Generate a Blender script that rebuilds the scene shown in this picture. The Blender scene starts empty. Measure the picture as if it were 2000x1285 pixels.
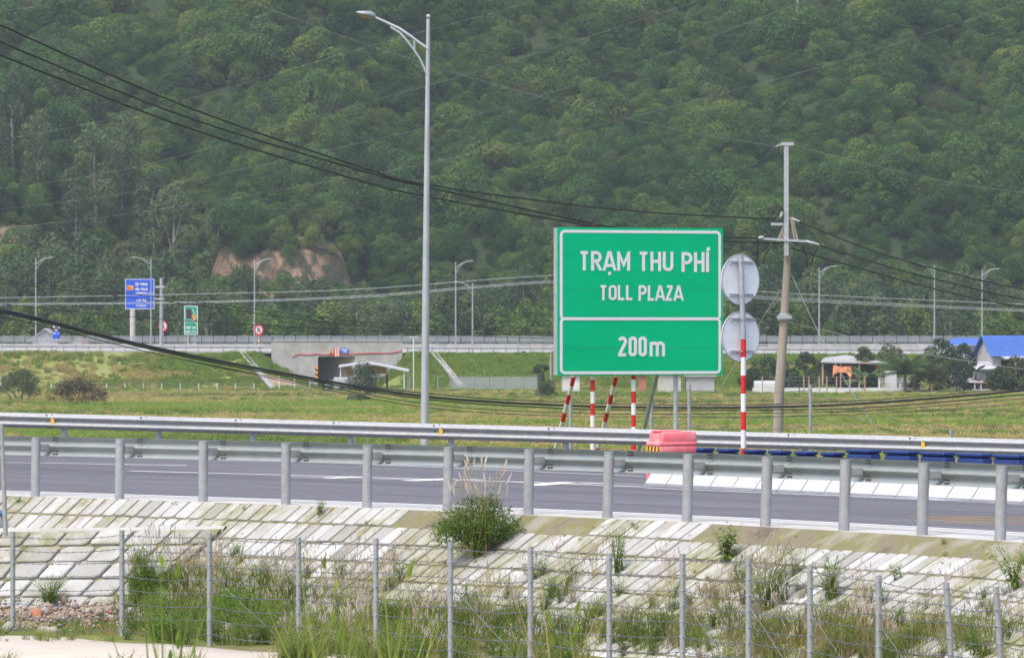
import bpy, bmesh, math, random
import numpy as np
from mathutils import Vector, Matrix, noise
from mathutils.bvhtree import BVHTree
random.seed(7); RNG = np.random.default_rng(7)
R = math.radians
S = bpy.context.scene
COL = S.collection
# ---------------------------------------------------------------- camera, world, sun, exposure
F = 12800.0; CX = 1000.0; HY = 642.5; CAMZ = 7.4        # focal length in photo pixels (2000 wide), camera height above the paddy field
cd = bpy.data.cameras.new('camera'); cam = bpy.data.objects.new('camera', cd); COL.objects.link(cam)
cam.location = (0, 0, CAMZ); cam.rotation_euler = (R(90), 0, 0)
cd.sensor_width = 36; cd.lens = 36*F/2000; cd.clip_start = 0.5; cd.clip_end = 6000
cd.dof.use_dof = True; cd.dof.focus_distance = 118; cd.dof.aperture_fstop = 11
S.camera = cam
SUN_EL, SUN_AZ = R(60), R(218)           # azimuth clockwise from +Y (view direction): high behind the camera, from the left
w = bpy.data.worlds.new('World'); S.world = w; w.use_nodes = True
nt = w.node_tree; bg = nt.nodes['Background']
sky = nt.nodes.new('ShaderNodeTexSky'); sky.sky_type = 'NISHITA'; sky.sun_disc = False
sky.sun_elevation = SUN_EL; sky.sun_rotation = SUN_AZ; sky.dust_density = 4.0; sky.air_density = 1.0; sky.ozone_density = 1.5
nt.links.new(sky.outputs[0], bg.inputs[0]); bg.inputs[1].default_value = 0.15
sd = bpy.data.lights.new('sun', 'SUN'); sd.energy = 1.5; sd.angle = R(22); sd.color = (1, .955, .88)
sun = bpy.data.objects.new('sun', sd); COL.objects.link(sun)
sv = Vector((math.sin(SUN_AZ)*math.cos(SUN_EL), math.cos(SUN_AZ)*math.cos(SUN_EL), math.sin(SUN_EL)))
sun.rotation_euler = sv.to_track_quat('Z', 'Y').to_euler(); sun.location = sv*60
S.view_settings.view_transform = 'Standard'; S.view_settings.look = 'None'; S.view_settings.gamma = 1; S.view_settings.exposure = 1.02
S.view_settings.use_curve_mapping = False
S.cycles.max_bounces = 6; S.cycles.diffuse_bounces = 3; S.cycles.glossy_bounces = 3; S.cycles.transmission_bounces = 3; S.cycles.transparent_max_bounces = 6
S.cycles.volume_bounces = 0

# ---------------------------------------------------------------- helpers
def W(px, py, D):  return Vector(((px-CX)*D/F, D, CAMZ-(py-HY)*D/F))
def xw(px, D): return (px-CX)*D/F
def zw(py, D): return CAMZ-(py-HY)*D/F
def lerp(a, b, t): return a+(b-a)*t
def fbm(x, y, z=0, o=3): return noise.fractal(Vector((x, y, z)), 1.0, 2.0, o)

def tag(o, label=None, cat=None, group=None, kind=None):
    for k, v in (('label', label), ('category', cat), ('group', group), ('kind', kind)):
        if v: o[k] = v
    return o
def thing(name, loc, label, cat, group=None):
    o = bpy.data.objects.new(name, None); COL.objects.link(o); o.location = loc; o.empty_display_size = .2
    return tag(o, label, cat, group)
def copy_tree(o, parent=None, loc=None, rz=None):
    c = o.copy(); COL.objects.link(c); c.parent = parent
    if loc is not None: c.location = loc
    if rz is not None: c.rotation_euler.z = rz
    for ch in list(o.children): copy_tree(ch, c)
    return c

class MB:
    def __init__(s): s.v = []; s.f = []; s.m = []; s.sm = []; s.cm = 0; s.cs = False
    def mat(s, i, smooth=False): s.cm = i; s.cs = smooth; return s
    def add(s, vs, fs, smooth=None):
        b = len(s.v); s.v += [tuple(v) for v in vs]
        for f in fs: s.f.append(tuple(b+i for i in f)); s.m.append(s.cm); s.sm.append(s.cs if smooth is None else smooth)
        return s
    def box(s, c, size, M=None):
        x, y, z = (q/2 for q in size); c = Vector(c)
        vs = [Vector((sx*x, sy*y, sz*z)) for sz in (-1, 1) for sy in (-1, 1) for sx in (-1, 1)]
        vs = [c+(M @ v if M else v) for v in vs]
        return s.add(vs, [(0,2,3,1), (4,5,7,6), (0,1,5,4), (2,6,7,3), (0,4,6,2), (1,3,7,5)], False)
    def bar(s, a, b, w_, h_=None, up=(0, 0, 1)):
        a = Vector(a); b = Vector(b); d = (b-a); L = d.length
        if L < 1e-6: return s
        d /= L; u = Vector(up)
        if abs(d.dot(u)) > .98: u = Vector((0, 1, 0))
        x = d.cross(u).normalized(); z = x.cross(d)
        M = Matrix((x, d, z)).transposed()
        return s.box((a+b)/2, (w_, L, h_ or w_), M)
    def tube(s, pts, r, n=8, cap=True):
        pts = [Vector(p) for p in pts]; k = len(pts)
        rs = r if isinstance(r, (list, tuple)) else [r]*k
        vs = []; prev = None
        for i, p in enumerate(pts):
            d = (pts[min(i+1, k-1)]-pts[max(i-1, 0)]).normalized()
            if prev is None:
                u = Vector((0, 0, 1)) if abs(d.z) < .9 else Vector((0, 1, 0))
                x = d.cross(u).normalized()
            else: x = (prev-d*prev.dot(d)).normalized()
            prev = x; y = d.cross(x)
            vs += [p+(x*math.cos(2*math.pi*j/n)+y*math.sin(2*math.pi*j/n))*rs[i] for j in range(n)]
        fs = [(i*n+j, i*n+(j+1) % n, (i+1)*n+(j+1) % n, (i+1)*n+j) for i in range(k-1) for j in range(n)]
        s.add(vs, fs, True)
        if cap: s.add(vs[:n], [tuple(range(n-1, -1, -1))], False); s.add(vs[-n:], [tuple(range(n))], False)
        return s
    def prism(s, poly, T, d):
        """2-D outline poly lifted by T(u, v, w): front at w=0, back at w=d."""
        n = len(poly)
        vs = [T(u, v, 0) for u, v in poly]+[T(u, v, d) for u, v in poly]
        return s.add(vs, [tuple(range(n)), tuple(range(2*n-1, n-1, -1))]+[(i, i+n, (i+1) % n+n, (i+1) % n) for i in range(n)], False)
    def loft(s, rings, closed=True, cap=True, smooth=True):
        n = len(rings[0]); vs = [v for r_ in rings for v in r_]
        m = n if closed else n-1
        s.add(vs, [(i*n+j, i*n+(j+1) % n, (i+1)*n+(j+1) % n, (i+1)*n+j) for i in range(len(rings)-1) for j in range(m)], smooth)
        if cap and closed:
            s.add(rings[0], [tuple(range(n-1, -1, -1))], False); s.add(rings[-1], [tuple(range(n))], False)
        return s
    def ball(s, c, r, M=None, nu=10, nv=6):
        c = Vector(c); rx = r if isinstance(r, (tuple, list)) else (r, r, r)
        rings = [[c+Vector((rx[0]*math.sin(a)*math.cos(b), rx[1]*math.sin(a)*math.sin(b), rx[2]*math.cos(a))) for b in [2*math.pi*j/nu for j in range(nu)]] for a in [math.pi*(.03+.94*i/nv) for i in range(nv+1)]]
        return s.loft(rings, smooth=True)
    def bevbox(s, c, size, bev=.03, seg=2, M=None, taper=0):
        bm = bmesh.new(); bmesh.ops.create_cube(bm, size=1)
        for v in bm.verts:
            k = 1-taper*(v.co.z+.5)
            v.co = Vector((v.co.x*size[0]*k, v.co.y*size[1]*k, v.co.z*size[2]))
        bmesh.ops.bevel(bm, geom=list(bm.edges), offset=bev, segments=seg, affect='EDGES', profile=.5)
        bm.verts.index_update(); c = Vector(c)
        s.add([c+(M @ v.co if M else v.co) for v in bm.verts], [tuple(v.index for v in f.verts) for f in bm.faces], True); bm.free()
        return s
    def build(s, name, mats, parent=None, o=None, bvh=False):
        off = Vector(o) if o is not None else (parent.location.copy() if parent is not None and parent.parent is None else Vector((0, 0, 0)))
        if parent is not None and parent.parent is not None and o is None:
            q = parent
            while q.parent is not None: q = q.parent
            off = q.location.copy()
        me = bpy.data.meshes.new(name)
        me.from_pydata([(v[0]-off.x, v[1]-off.y, v[2]-off.z) for v in s.v], [], s.f)
        for m in (mats if isinstance(mats, (list, tuple)) else [mats]): me.materials.append(m)
        me.polygons.foreach_set('material_index', s.m); me.polygons.foreach_set('use_smooth', s.sm)
        me.update(); ob = bpy.data.objects.new(name, me); COL.objects.link(ob)
        if parent is not None: ob.parent = parent
        elif o is not None: ob.location = off
        return ob
def solo(mb, name, mat, loc, label, cat, group=None, kind=None):
    return tag(mb.build(name, mat, None, loc), label, cat, group, kind)

def quads(name, V, mat, tint=None, link=True, parent=None):
    """V: (n,4,3) array of quads -> one mesh with a per-face tint attribute."""
    n = len(V); me = bpy.data.meshes.new(name)
    me.vertices.add(4*n); me.vertices.foreach_set('co', V.reshape(-1).astype(np.float32))
    me.loops.add(4*n); me.loops.foreach_set('vertex_index', np.arange(4*n, dtype=np.int32))
    me.polygons.add(n); me.polygons.foreach_set('loop_start', np.arange(0, 4*n, 4, dtype=np.int32))
    me.update(calc_edges=True)
    if tint is not None:
        a = me.attributes.new('tint', 'FLOAT', 'FACE'); a.data.foreach_set('value', np.asarray(tint, dtype=np.float32))
    for m in (mat if isinstance(mat, list) else [mat]): me.materials.append(m)
    ob = bpy.data.objects.new(name, me)
    if link: COL.objects.link(ob)
    if parent is not None: ob.parent = parent
    return ob

# ---------------------------------------------------------------- materials
def newmat(name):
    m = bpy.data.materials.new(name); m.use_nodes = True
    return m, m.node_tree, m.node_tree.nodes['Principled BSDF']
def N(nt, t, **k):
    n = nt.nodes.new(t)
    for a, v in k.items():
        if a in n.inputs: n.inputs[a].default_value = v
        else: setattr(n, a, v)
    return n
def wnoise(nt, scale, detail=4, stretch=(1, 1, 1), rough=.6, rot=(0, 0, 0)):
    g = N(nt, 'ShaderNodeNewGeometry'); mp = N(nt, 'ShaderNodeMapping'); mp.inputs['Scale'].default_value = stretch; mp.inputs['Rotation'].default_value = rot
    nt.links.new(g.outputs['Position'], mp.inputs[0])
    n = N(nt, 'ShaderNodeTexNoise'); n.inputs['Scale'].default_value = scale; n.inputs['Detail'].default_value = detail; n.inputs['Roughness'].default_value = rough
    nt.links.new(mp.outputs[0], n.inputs['Vector']); return n.outputs[0]
def ramp(nt, fac, stops):
    r = N(nt, 'ShaderNodeValToRGB'); e = r.color_ramp.elements
    while len(e) < len(stops): e.new(.5)
    for q, (p, c) in zip(e, stops): q.position = p; q.color = (*c, 1) if len(c) == 3 else c
    nt.links.new(fac, r.inputs[0]); return r.outputs[0]
def mix(nt, fac, a, b, blend='MIX'):
    m = N(nt, 'ShaderNodeMix', data_type='RGBA', blend_type=blend)
    for s_, v in ((0, fac), (6, a), (7, b)):
        if hasattr(v, 'default_value') and hasattr(v, 'is_linked'): nt.links.new(v, m.inputs[s_])
        else: m.inputs[s_].default_value = v if s_ == 0 else ((*v, 1) if len(v) == 3 else v)
    return m.outputs[2]
def bump(nt, p, h, strength=.3, dist=.02):
    b = N(nt, 'ShaderNodeBump'); b.inputs['Strength'].default_value = strength; b.inputs['Distance'].default_value = dist
    nt.links.new(h, b.inputs['Height']); nt.links.new(b.outputs[0], p.inputs['Normal'])
def simple(name, c1, c2=None, rough=.6, metal=0, scale=3, stretch=(1, 1, 1), lo=.35, hi=.7, bmp=0, spec=.4, dirt=None, dscale=1.2):
    m, nt, p = newmat(name)
    p.inputs['Roughness'].default_value = rough; p.inputs['Metallic'].default_value = metal; p.inputs['Specular IOR Level'].default_value = spec
    n = wnoise(nt, scale, 5, stretch)
    c = ramp(nt, n, [(lo, c1), (hi, c2 or tuple(x*.8 for x in c1))])
    if dirt:
        d = ramp(nt, wnoise(nt, dscale, 6), [(.5, (0, 0, 0)), (.68, (1, 1, 1))]); c = mix(nt, d, c, dirt)
    nt.links.new(c, p.inputs['Base Color'])
    if bmp: bump(nt, p, n, bmp, .01)
    return m
def foliage(name, cols, trans=.3, rough=.55, nscale=.12, rnd=.5, tw=.35, brown=None, nw=None):
    """leaf material: a ramp over instance random, a slow noise in space and a tint of each leaf"""
    m, nt, p = newmat(name); out = nt.nodes['Material Output']
    oi = N(nt, 'ShaderNodeObjectInfo'); at = N(nt, 'ShaderNodeAttribute', attribute_name='tint')
    n = wnoise(nt, nscale, 3)
    if nw:
        mr = N(nt, 'ShaderNodeMapRange'); nt.links.new(n, mr.inputs[0]); mr.inputs[1].default_value = .32; mr.inputs[2].default_value = .68; n = mr.outputs[0]
    a = N(nt, 'ShaderNodeMath', operation='MULTIPLY'); nt.links.new(oi.outputs['Random'], a.inputs[0]); a.inputs[1].default_value = rnd
    b = N(nt, 'ShaderNodeMath', operation='MULTIPLY_ADD'); nt.links.new(at.outputs['Fac'], b.inputs[0]); b.inputs[1].default_value = tw; nt.links.new(a.outputs[0], b.inputs[2])
    c = N(nt, 'ShaderNodeMath', operation='MULTIPLY_ADD'); nt.links.new(n, c.inputs[0]); c.inputs[1].default_value = nw or 1-rnd-tw+.25; nt.links.new(b.outputs[0], c.inputs[2])
    k = len(cols); col = ramp(nt, c.outputs[0], [(.12+.76*i/(k-1), q) for i, q in enumerate(cols)])
    if brown:
        g = ramp(nt, oi.outputs['Random'], [(brown[1], (0, 0, 0)), (min(1, brown[1]+.02), (1, 1, 1))]); col = mix(nt, g, col, brown[0])
    p.inputs['Roughness'].default_value = .7; p.inputs['Specular IOR Level'].default_value = .10
    nt.links.new(col, p.inputs['Base Color'])
    t = N(nt, 'ShaderNodeBsdfTranslucent'); nt.links.new(col, t.inputs[0])
    mx = N(nt, 'ShaderNodeMixShader'); mx.inputs[0].default_value = trans
    nt.links.new(p.outputs[0], mx.inputs[1]); nt.links.new(t.outputs[0], mx.inputs[2]); nt.links.new(mx.outputs[0], out.inputs[0])
    return m

M = {}
M['galv'] = simple('galvanised_steel', (.275, .285, .295), (.34, .35, .36), .5, .25, 9, (1, 1, 1), bmp=.05)
M['galv_old'] = simple('weathered_galvanised', (.24, .268, .27), (.285, .312, .314), .5, .25, 2.2, (1, 1, .6), dirt=(.28, .31, .29), dscale=1.1)
M['galv_dull'] = simple('dull_zinc', (.33, .35, .38), (.42, .44, .47), .5, .35, 6)
M['disc_back'] = simple('sign_back_zinc', (.74, .765, .78), (.78, .80, .81), .6, .0, 4)
M['lamp_pole'] = simple('lamp_pole_zinc', (.36, .37, .40), (.46, .47, .50), .45, .35, 4, (1, 1, .3))
M['concrete'] = simple('concrete', (.28, .275, .265), (.37, .365, .355), .85, 0, 1.5, (1, 1, .5), bmp=.1, dirt=(.25, .25, .22), dscale=.4)
M['concrete_pale'] = simple('pale_concrete', (.38, .37, .35), (.45, .44, .42), .85, 0, 2, bmp=.1, dirt=(.36, .34, .3), dscale=.9)
M['concrete_path'] = simple('path_concrete', (.38, .335, .28), (.45, .40, .34), .9, 0, 2, bmp=.2, dirt=(.38, .33, .27), dscale=1.5)
M['concrete_pole'] = simple('pole_concrete', (.23, .20, .17), (.30, .265, .225), .9, 0, 3, (1, 1, .2), bmp=.1)
M['bolt'] = simple('dark_bolt', (.06, .06, .06), (.12, .12, .12), .5, .5)
M['white'] = simple('white_paint', (.66, .66, .68), (.60, .60, .62), .5, 0, 5, dirt=(.62, .61, .6), dscale=2)
M['white_sheet'] = simple('white_sheet_metal', (.44, .44, .47), (.40, .40, .425), .45, 0, .8)
M['red'] = simple('red_paint', (.55, .012, .015), (.48, .015, .015), .45, 0, 6)
M['green_sign'] = simple('green_sign_film', (.0, .41, .187), (.0, .36, .164), .6, 0, .8, (.5, .5, 2.5), spec=.05)
M['green_far'] = simple('green_far_film', (.0, .25, .13), (.0, .23, .12), .45)
M['blue_sign'] = simple('blue_sign_film', (.012, .085, .62), (.012, .08, .55), .4)
M['letter'] = simple('letter_film', (.64, .64, .675), (.59, .59, .625), .5, 0, 8)
M['orange'] = simple('orange_film', (.85, .30, .02), (.8, .28, .02), .5)
M['black'] = simple('black_paint', (.015, .015, .017), (.025, .025, .025), .5)
M['yellow'] = simple('yellow_film', (.80, .40, .02), (.75, .36, .02), .45)
M['pink'] = simple('faded_red_plastic', (.78, .13, .15), (.82, .20, .22), .5, 0, 2, dirt=(.80, .32, .32), dscale=3)
M['blue_plastic'] = simple('blue_plastic', (.007, .022, .11), (.010, .030, .15), .42, 0, 2)
M['cable'] = simple('black_cable', (.012, .013, .013), (.02, .02, .02), .6)
M['wire'] = simple('grey_wire', (.22, .23, .24), (.3, .3, .31), .5, .4)
M['barbed'] = simple('barbed_wire_steel', (.14, .15, .17), (.2, .21, .23), .5, .5)
M['rust'] = simple('rusty_iron', (.12, .05, .03), (.2, .09, .05), .8)
M['trunk'] = simple('bark', (.10, .085, .07), (.16, .14, .12), .9, 0, 4, (1, 1, .3))
M['trunk_pale'] = simple('pale_bark', (.26, .24, .22), (.36, .34, .31), .9, 0, 4, (1, 1, .3))
M['blue_roof'] = simple('blue_roof_tile', (.045, .11, .36), (.055, .13, .40), .5, 0, .8)
M['grey_wall'] = simple('grey_render', (.30, .30, .31), (.38, .38, .39), .9, 0, .6)
M['white_wall'] = simple('white_render', (.50, .51, .52), (.58, .59, .60), .9, 0, .5, dirt=(.4, .4, .4), dscale=.4)
M['brick'] = simple('red_brick', (.30, .12, .07), (.38, .17, .11), .9, 0, 6, (1, 1, 3))
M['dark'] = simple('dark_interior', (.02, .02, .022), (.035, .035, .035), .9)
M['tin'] = simple('tin_roof', (.33, .32, .31), (.42, .41, .40), .6, .3, .7, dirt=(.25, .2, .16), dscale=.3)
M['tarp'] = simple('orange_cloth', (.70, .22, .11), (.78, .32, .18), .8, 0, 3)
M['tan'] = simple('tan_board', (.38, .24, .16), (.46, .31, .22), .9, 0, 1)
M['rock'] = simple('pale_rock', (.24, .23, .215), (.40, .385, .365), .9, 0, 2, bmp=.3)
M['rubble'] = simple('broken_brick', (.17, .125, .095), (.32, .265, .22), .9, 0, 9, bmp=.3)

# leaf palettes
M['forest'] = foliage('forest_leaves', [(.013, .036, .014), (.036, .092, .022), (.082, .155, .030), (.165, .215, .044)], .38, nscale=.045, rnd=.40, tw=.28, brown=((.085, .09, .042), .98), nw=.36)
M['euca'] = foliage('eucalyptus_leaves', [(.03, .054, .027), (.064, .10, .046), (.115, .16, .062)], .3, nscale=.06, rnd=.5, tw=.3)
M['lush'] = foliage('lush_leaves', [(.04, .08, .02), (.085, .145, .03), (.15, .21, .045)], .3, nscale=.08, rnd=.4, tw=.4)
M['dark_leaf'] = foliage('dark_leaves', [(.018, .034, .018), (.036, .062, .028), (.065, .098, .042)], .25, nscale=.2, rnd=.2, tw=.5)
M['olive_leaf'] = foliage('olive_leaves', [(.035, .055, .024), (.075, .10, .04), (.13, .15, .065)], .3, nscale=.2, rnd=.2, tw=.5)
M['brown_leaf'] = foliage('dry_brown_leaves', [(.03, .026, .018), (.06, .05, .033), (.13, .09, .05)], .2, nscale=.3, rnd=.1, tw=.6)
M['weed'] = foliage('weed_leaves', [(.05, .095, .02), (.11, .18, .035), (.19, .27, .06)], .4, nscale=2, rnd=.3, tw=.5)
M['weed_bright'] = foliage('bright_weed_leaves', [(.05, .12, .012), (.09, .19, .02), (.15, .26, .035)], .35, nscale=2, rnd=.3, tw=.5)
M['grass'] = foliage('fresh_grass', [(.10, .165, .026), (.185, .28, .045), (.28, .365, .07)], .45, nscale=.1, rnd=.4, tw=.4)
M['grass_dry'] = foliage('dry_grass', [(.25, .215, .07), (.38, .32, .11), (.47, .40, .17)], .4, nscale=.1, rnd=.4, tw=.4)
M['grass_brown'] = foliage('brown_grass', [(.13, .10, .055), (.24, .19, .10), (.34, .28, .16)], .35, nscale=.3, rnd=.4, tw=.4)
M['plume'] = foliage('grass_plumes', [(.36, .28, .24), (.46, .38, .32), (.56, .49, .42)], .4, nscale=.5, rnd=.4, tw=.4)
M['palm'] = foliage('palm_fronds', [(.03, .06, .02), (.06, .10, .035), (.11, .15, .06)], .3, nscale=.3, rnd=.3, tw=.5)
M['blue_cloth'] = simple('faded_blue_cloth', (.06, .14, .30), (.12, .2, .34), .8)
M['grass_near'] = foliage('bench_grass', [(.085, .12, .03), (.17, .21, .05), (.27, .30, .085)], .4, nscale=.6, rnd=.4, tw=.4)
M['weed_near'] = foliage('bench_weed_leaves', [(.05, .085, .022), (.11, .16, .038), (.20, .25, .07)], .4, nscale=1, rnd=.4, tw=.4)
# ---------------------------------------------------------------- ground: paddy field sheet
def ground_mat():
    m, nt, p = newmat('field_ground'); p.inputs['Roughness'].default_value = .95; p.inputs['Specular IOR Level'].default_value = .1
    n1 = wnoise(nt, .05, 4, (.3, 1, 1)); n2 = wnoise(nt, .9, 5)
    c = ramp(nt, n1, [(.3, (.13, .18, .038)), (.45, (.20, .23, .06)), (.55, (.25, .22, .09)), (.7, (.14, .19, .042))])
    c = mix(nt, ramp(nt, n2, [(.4, (0, 0, 0)), (.75, (.5, .5, .5))]), c, (.18, .15, .06)); nt.links.new(c, p.inputs['Base Color']); bump(nt, p, n2, .5, .1)
    return m
g = MB(); nx, ny = 24, 48
xs = [-1000+2000*i/nx for i in range(nx+1)]; ys = [-150+2150*j/ny for j in range(ny+1)]
g.mat(0, True); g.add([(x, y, 0) for y in ys for x in xs], [(j*(nx+1)+i, j*(nx+1)+i+1, (j+1)*(nx+1)+i+1, (j+1)*(nx+1)+i) for j in range(ny) for i in range(nx)])
ground = tag(g.build('ground', ground_mat()), kind='structure')
def field_bvh(): return BVHTree.FromPolygons([Vector(v) for v in g.v], g.f)
EYE = Vector((0, 0, CAMZ))
def hit(px, py, trees):
    d = (W(px, py, 100)-EYE).normalized(); best = None
    for t in trees:
        h = t.ray_cast(EYE, d)
        if h[0] is not None and (best is None or h[3] < best[3]): best = h
    return best[0] if best else None

# ---------------------------------------------------------------- near road: curve of the near guard rail
POSTPX = [71, 233, 394, 558, 723, 880, 1036, 1190, 1342, 1495, 1650, 1804, 1961]
pp = [(xw(1961, 77.0), 77.0)]
for px in POSTPX[-2::-1]:
    lo, hi = pp[0][1], pp[0][1]+2.0
    for _ in range(60):
        md = (lo+hi)/2
        if math.hypot(xw(px, md)-pp[0][0], md-pp[0][1]) < 2.0: lo = md
        else: hi = md
    pp.insert(0, (xw(px, lo), lo))
ss = np.arange(13)*2.0
fx = np.polyfit(ss, [q[0] for q in pp], 2); fy = np.polyfit(ss, [q[1] for q in pp], 2)
def path(s): return Vector((np.polyval(fx, s), np.polyval(fy, s), 0))
def nrm(s):
    e = .05; t = (path(s+e)-path(s-e)).normalized(); return Vector((-t.y, t.x, 0))
ZN = 4.92                                    # shoulder level at the near rail
def pn(s, off, z): q = path(s)+nrm(s)*off; q.z = z; return q
NS = [-14+i*1.0 for i in range(60)]
EDGE = 1.25
def railtop_far(px): return 805+.0265*px
def far_pt(px, dz=0, dd=0):
    D = 138-.005*px+dd; v = W(px, railtop_far(px), D-dd); v.y = D; v.x = xw(px, D); v.z += dz; return v
def road_surf(i, j, nv=24, lift=0):
    u = i/(len(NS)-1); a = pn(NS[i], EDGE, ZN); b = far_pt(-1500+5200*u, -.76, .9); v = a.lerp(b, j/nv); v.z += lift; return v
rd = MB().mat(0, True); nv = 24; n_ = len(NS)
rd.add([road_surf(i, j) for i in range(n_) for j in range(nv+1)], [(i*(nv+1)+j, i*(nv+1)+j+1, (i+1)*(nv+1)+j+1, (i+1)*(nv+1)+j) for i in range(n_-1) for j in range(nv)])
# body of the bank under the road: a skirt on the far side down to the field
fs = [road_surf(i, nv) for i in range(n_)]
def asphalt():
    m, nt, p = newmat('asphalt'); p.inputs['Roughness'].default_value = .8; p.inputs['Specular IOR Level'].default_value = .3
    n1 = wnoise(nt, .35, 4, (.25, 1.2, 1)); n2 = wnoise(nt, 14, 3)
    c = ramp(nt, n1, [(.3, (.094, .090, .100)), (.7, (.122, .118, .129))])
    c = mix(nt, ramp(nt, n2, [(.4, (0, 0, 0)), (.8, (.35, .35, .35))]), c, (.17, .165, .175))
    tr = wnoise(nt, .9, 4, (1/.05, 1/1.3, 1), .5, (0, 0, R(-56))); nt.nodes[-2].vector_type = 'TEXTURE'
    c = mix(nt, ramp(nt, tr, [(.46, (0, 0, 0)), (.60, (.65, .65, .65))]), c, (.068, .066, .072))
    c = mix(nt, ramp(nt, wnoise(nt, .8, 6), [(.60, (0, 0, 0)), (.72, (.7, .7, .7))]), c, (.17, .16, .15))
    c = mix(nt, ramp(nt, wnoise(nt, 3.5, 3), [(.70, (0, 0, 0)), (.76, (.7, .7, .7))]), c, (.05, .048, .052))
    nt.links.new(c, p.inputs['Base Color']); bump(nt, p, n2, .3, .004); return m
road = tag(rd.build('road', asphalt()), kind='structure')
RB = BVHTree.FromPolygons([Vector(v) for v in rd.v], rd.f)
vg = MB().mat(0, True)
rings = []
for i in range(n_):
    a = fs[i]; rings.append([a+Vector((0, .0, -.01)), a+Vector((0, 1.6, -.12)), Vector((a.x, a.y+11, -.05))])
vg.loft(rings, closed=False)
def grassy(name='grass_ground', dirt=(.34, .26, .19), lo=.56, hi=.66, g1=(.09, .15, .02), g2=(.20, .25, .045)):
    m, nt, p = newmat(name); p.inputs['Roughness'].default_value = .95; p.inputs['Specular IOR Level'].default_value = .1
    n1 = wnoise(nt, .16, 4); n2 = wnoise(nt, 2.2, 5); n3 = wnoise(nt, .11, 5, (.6, 1, 1.5))
    c = ramp(nt, n1, [(.35, g1), (.65, g2)])
    c = mix(nt, ramp(nt, n3, [(lo, (0, 0, 0)), (hi, (1, 1, 1))]), c, dirt)
    c = mix(nt, ramp(nt, n2, [(.45, (0, 0, 0)), (.8, (.55, .55, .55))]), c, (.11, .11, .045)); nt.links.new(c, p.inputs['Base Color']); bump(nt, p, n2, .6, .15); return m
tag(vg.build('road_verge', grassy('verge_grass')), kind='structure')
# pale concrete shoulder between carriageway and slope
sh = MB().mat(0, True)
sh.loft([[pn(s, EDGE+.02, ZN+.008), pn(s, .4, ZN+.012), pn(s, -.12, ZN)] for s in NS], closed=False)
tag(sh.build('road_shoulder', M['concrete_pale']), kind='structure')
# painted markings, 4 mm above the asphalt
def marking_mat(col):
    m, nt, p = newmat('road_paint'); p.inputs['Roughness'].default_value = .7
    n = wnoise(nt, 4, 6, (.5, 1.5, 1)); nt.links.new(ramp(nt, n, [(.30, tuple(x*.55 for x in col)), (.42, col)]), p.inputs['Base Color']); return m
mk = MB()
def strip_px(pts, w_, lift=.005, mat=0):
    P = [hit(x, y, [RB]) for x, y in pts]; P = [q for q in P if q]
    Q = []
    for a, b in zip(P, P[1:]):
        k = max(2, int((b-a).length/1.5)); Q += [a.lerp(b, i/k) for i in range(k)]
    Q.append(P[-1]); vs = []
    for i, q in enumerate(Q):
        d = (Q[min(i+1, len(Q)-1)]-Q[max(i-1, 0)]).normalized(); n = Vector((-d.y, d.x, 0)).normalized()*w_/2
        for e in (n, -n):
            h = RB.ray_cast(q+e+Vector((0, 0, 3)), Vector((0, 0, -1))); z = h[0].z if h[0] else q.z
            vs.append(Vector((q.x+e.x, q.y+e.y, z+lift)))
    mk.mat(mat).add(vs, [(2*i, 2*i+1, 2*i+3, 2*i+2) for i in range(len(Q)-1)])
mk.mat(0); es = [pn(s, EDGE+.07, ZN) for s in NS]; e2 = [pn(s, EDGE+.24, ZN) for s in NS]
for a, b in ((es, e2),):
    vs = []
    for p_, q_ in zip(a, b):
        for e in (p_, q_):
            h = RB.ray_cast(e+Vector((0, 0, 3)), Vector((0, 0, -1))); vs.append(Vector((e.x, e.y, (h[0].z if h[0] else ZN)+.012)))
    mk.add(vs, [(2*i, 2*i+1, 2*i+3, 2*i+2) for i in range(n_-1)])
strip_px([(-400, 893), (0, 903), (240, 907)], .22); strip_px([(230, 907), (365, 909)], .3)
strip_px([(240, 893), (520, 898), (1255, 930)], .16)
strip_px([(255, 920), (500, 926), (1000, 941), (1262, 951)], .26)
strip_px([(560, 931), (860, 938), (1262, 946)], .16)
strip_px([(640, 934), (700, 931)], .26); strip_px([(800, 939), (880, 935), (940, 937)], .32); strip_px([(1040, 948), (1110, 942), (1180, 944)], .32)
strip_px([(1262, 953), (1600, 967), (2000, 984), (2400, 1000)], .16)
for k in range(4): strip_px([(1780+22*k, 1009.5+3.6*k), (2000, 1011+4*k), (2400, 1025+5*k)], .2, .005, 1)
tag(mk.build('road_markings', [marking_mat((.72, .72, .72)), marking_mat((.50, .30, .06))]), kind='structure')

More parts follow.
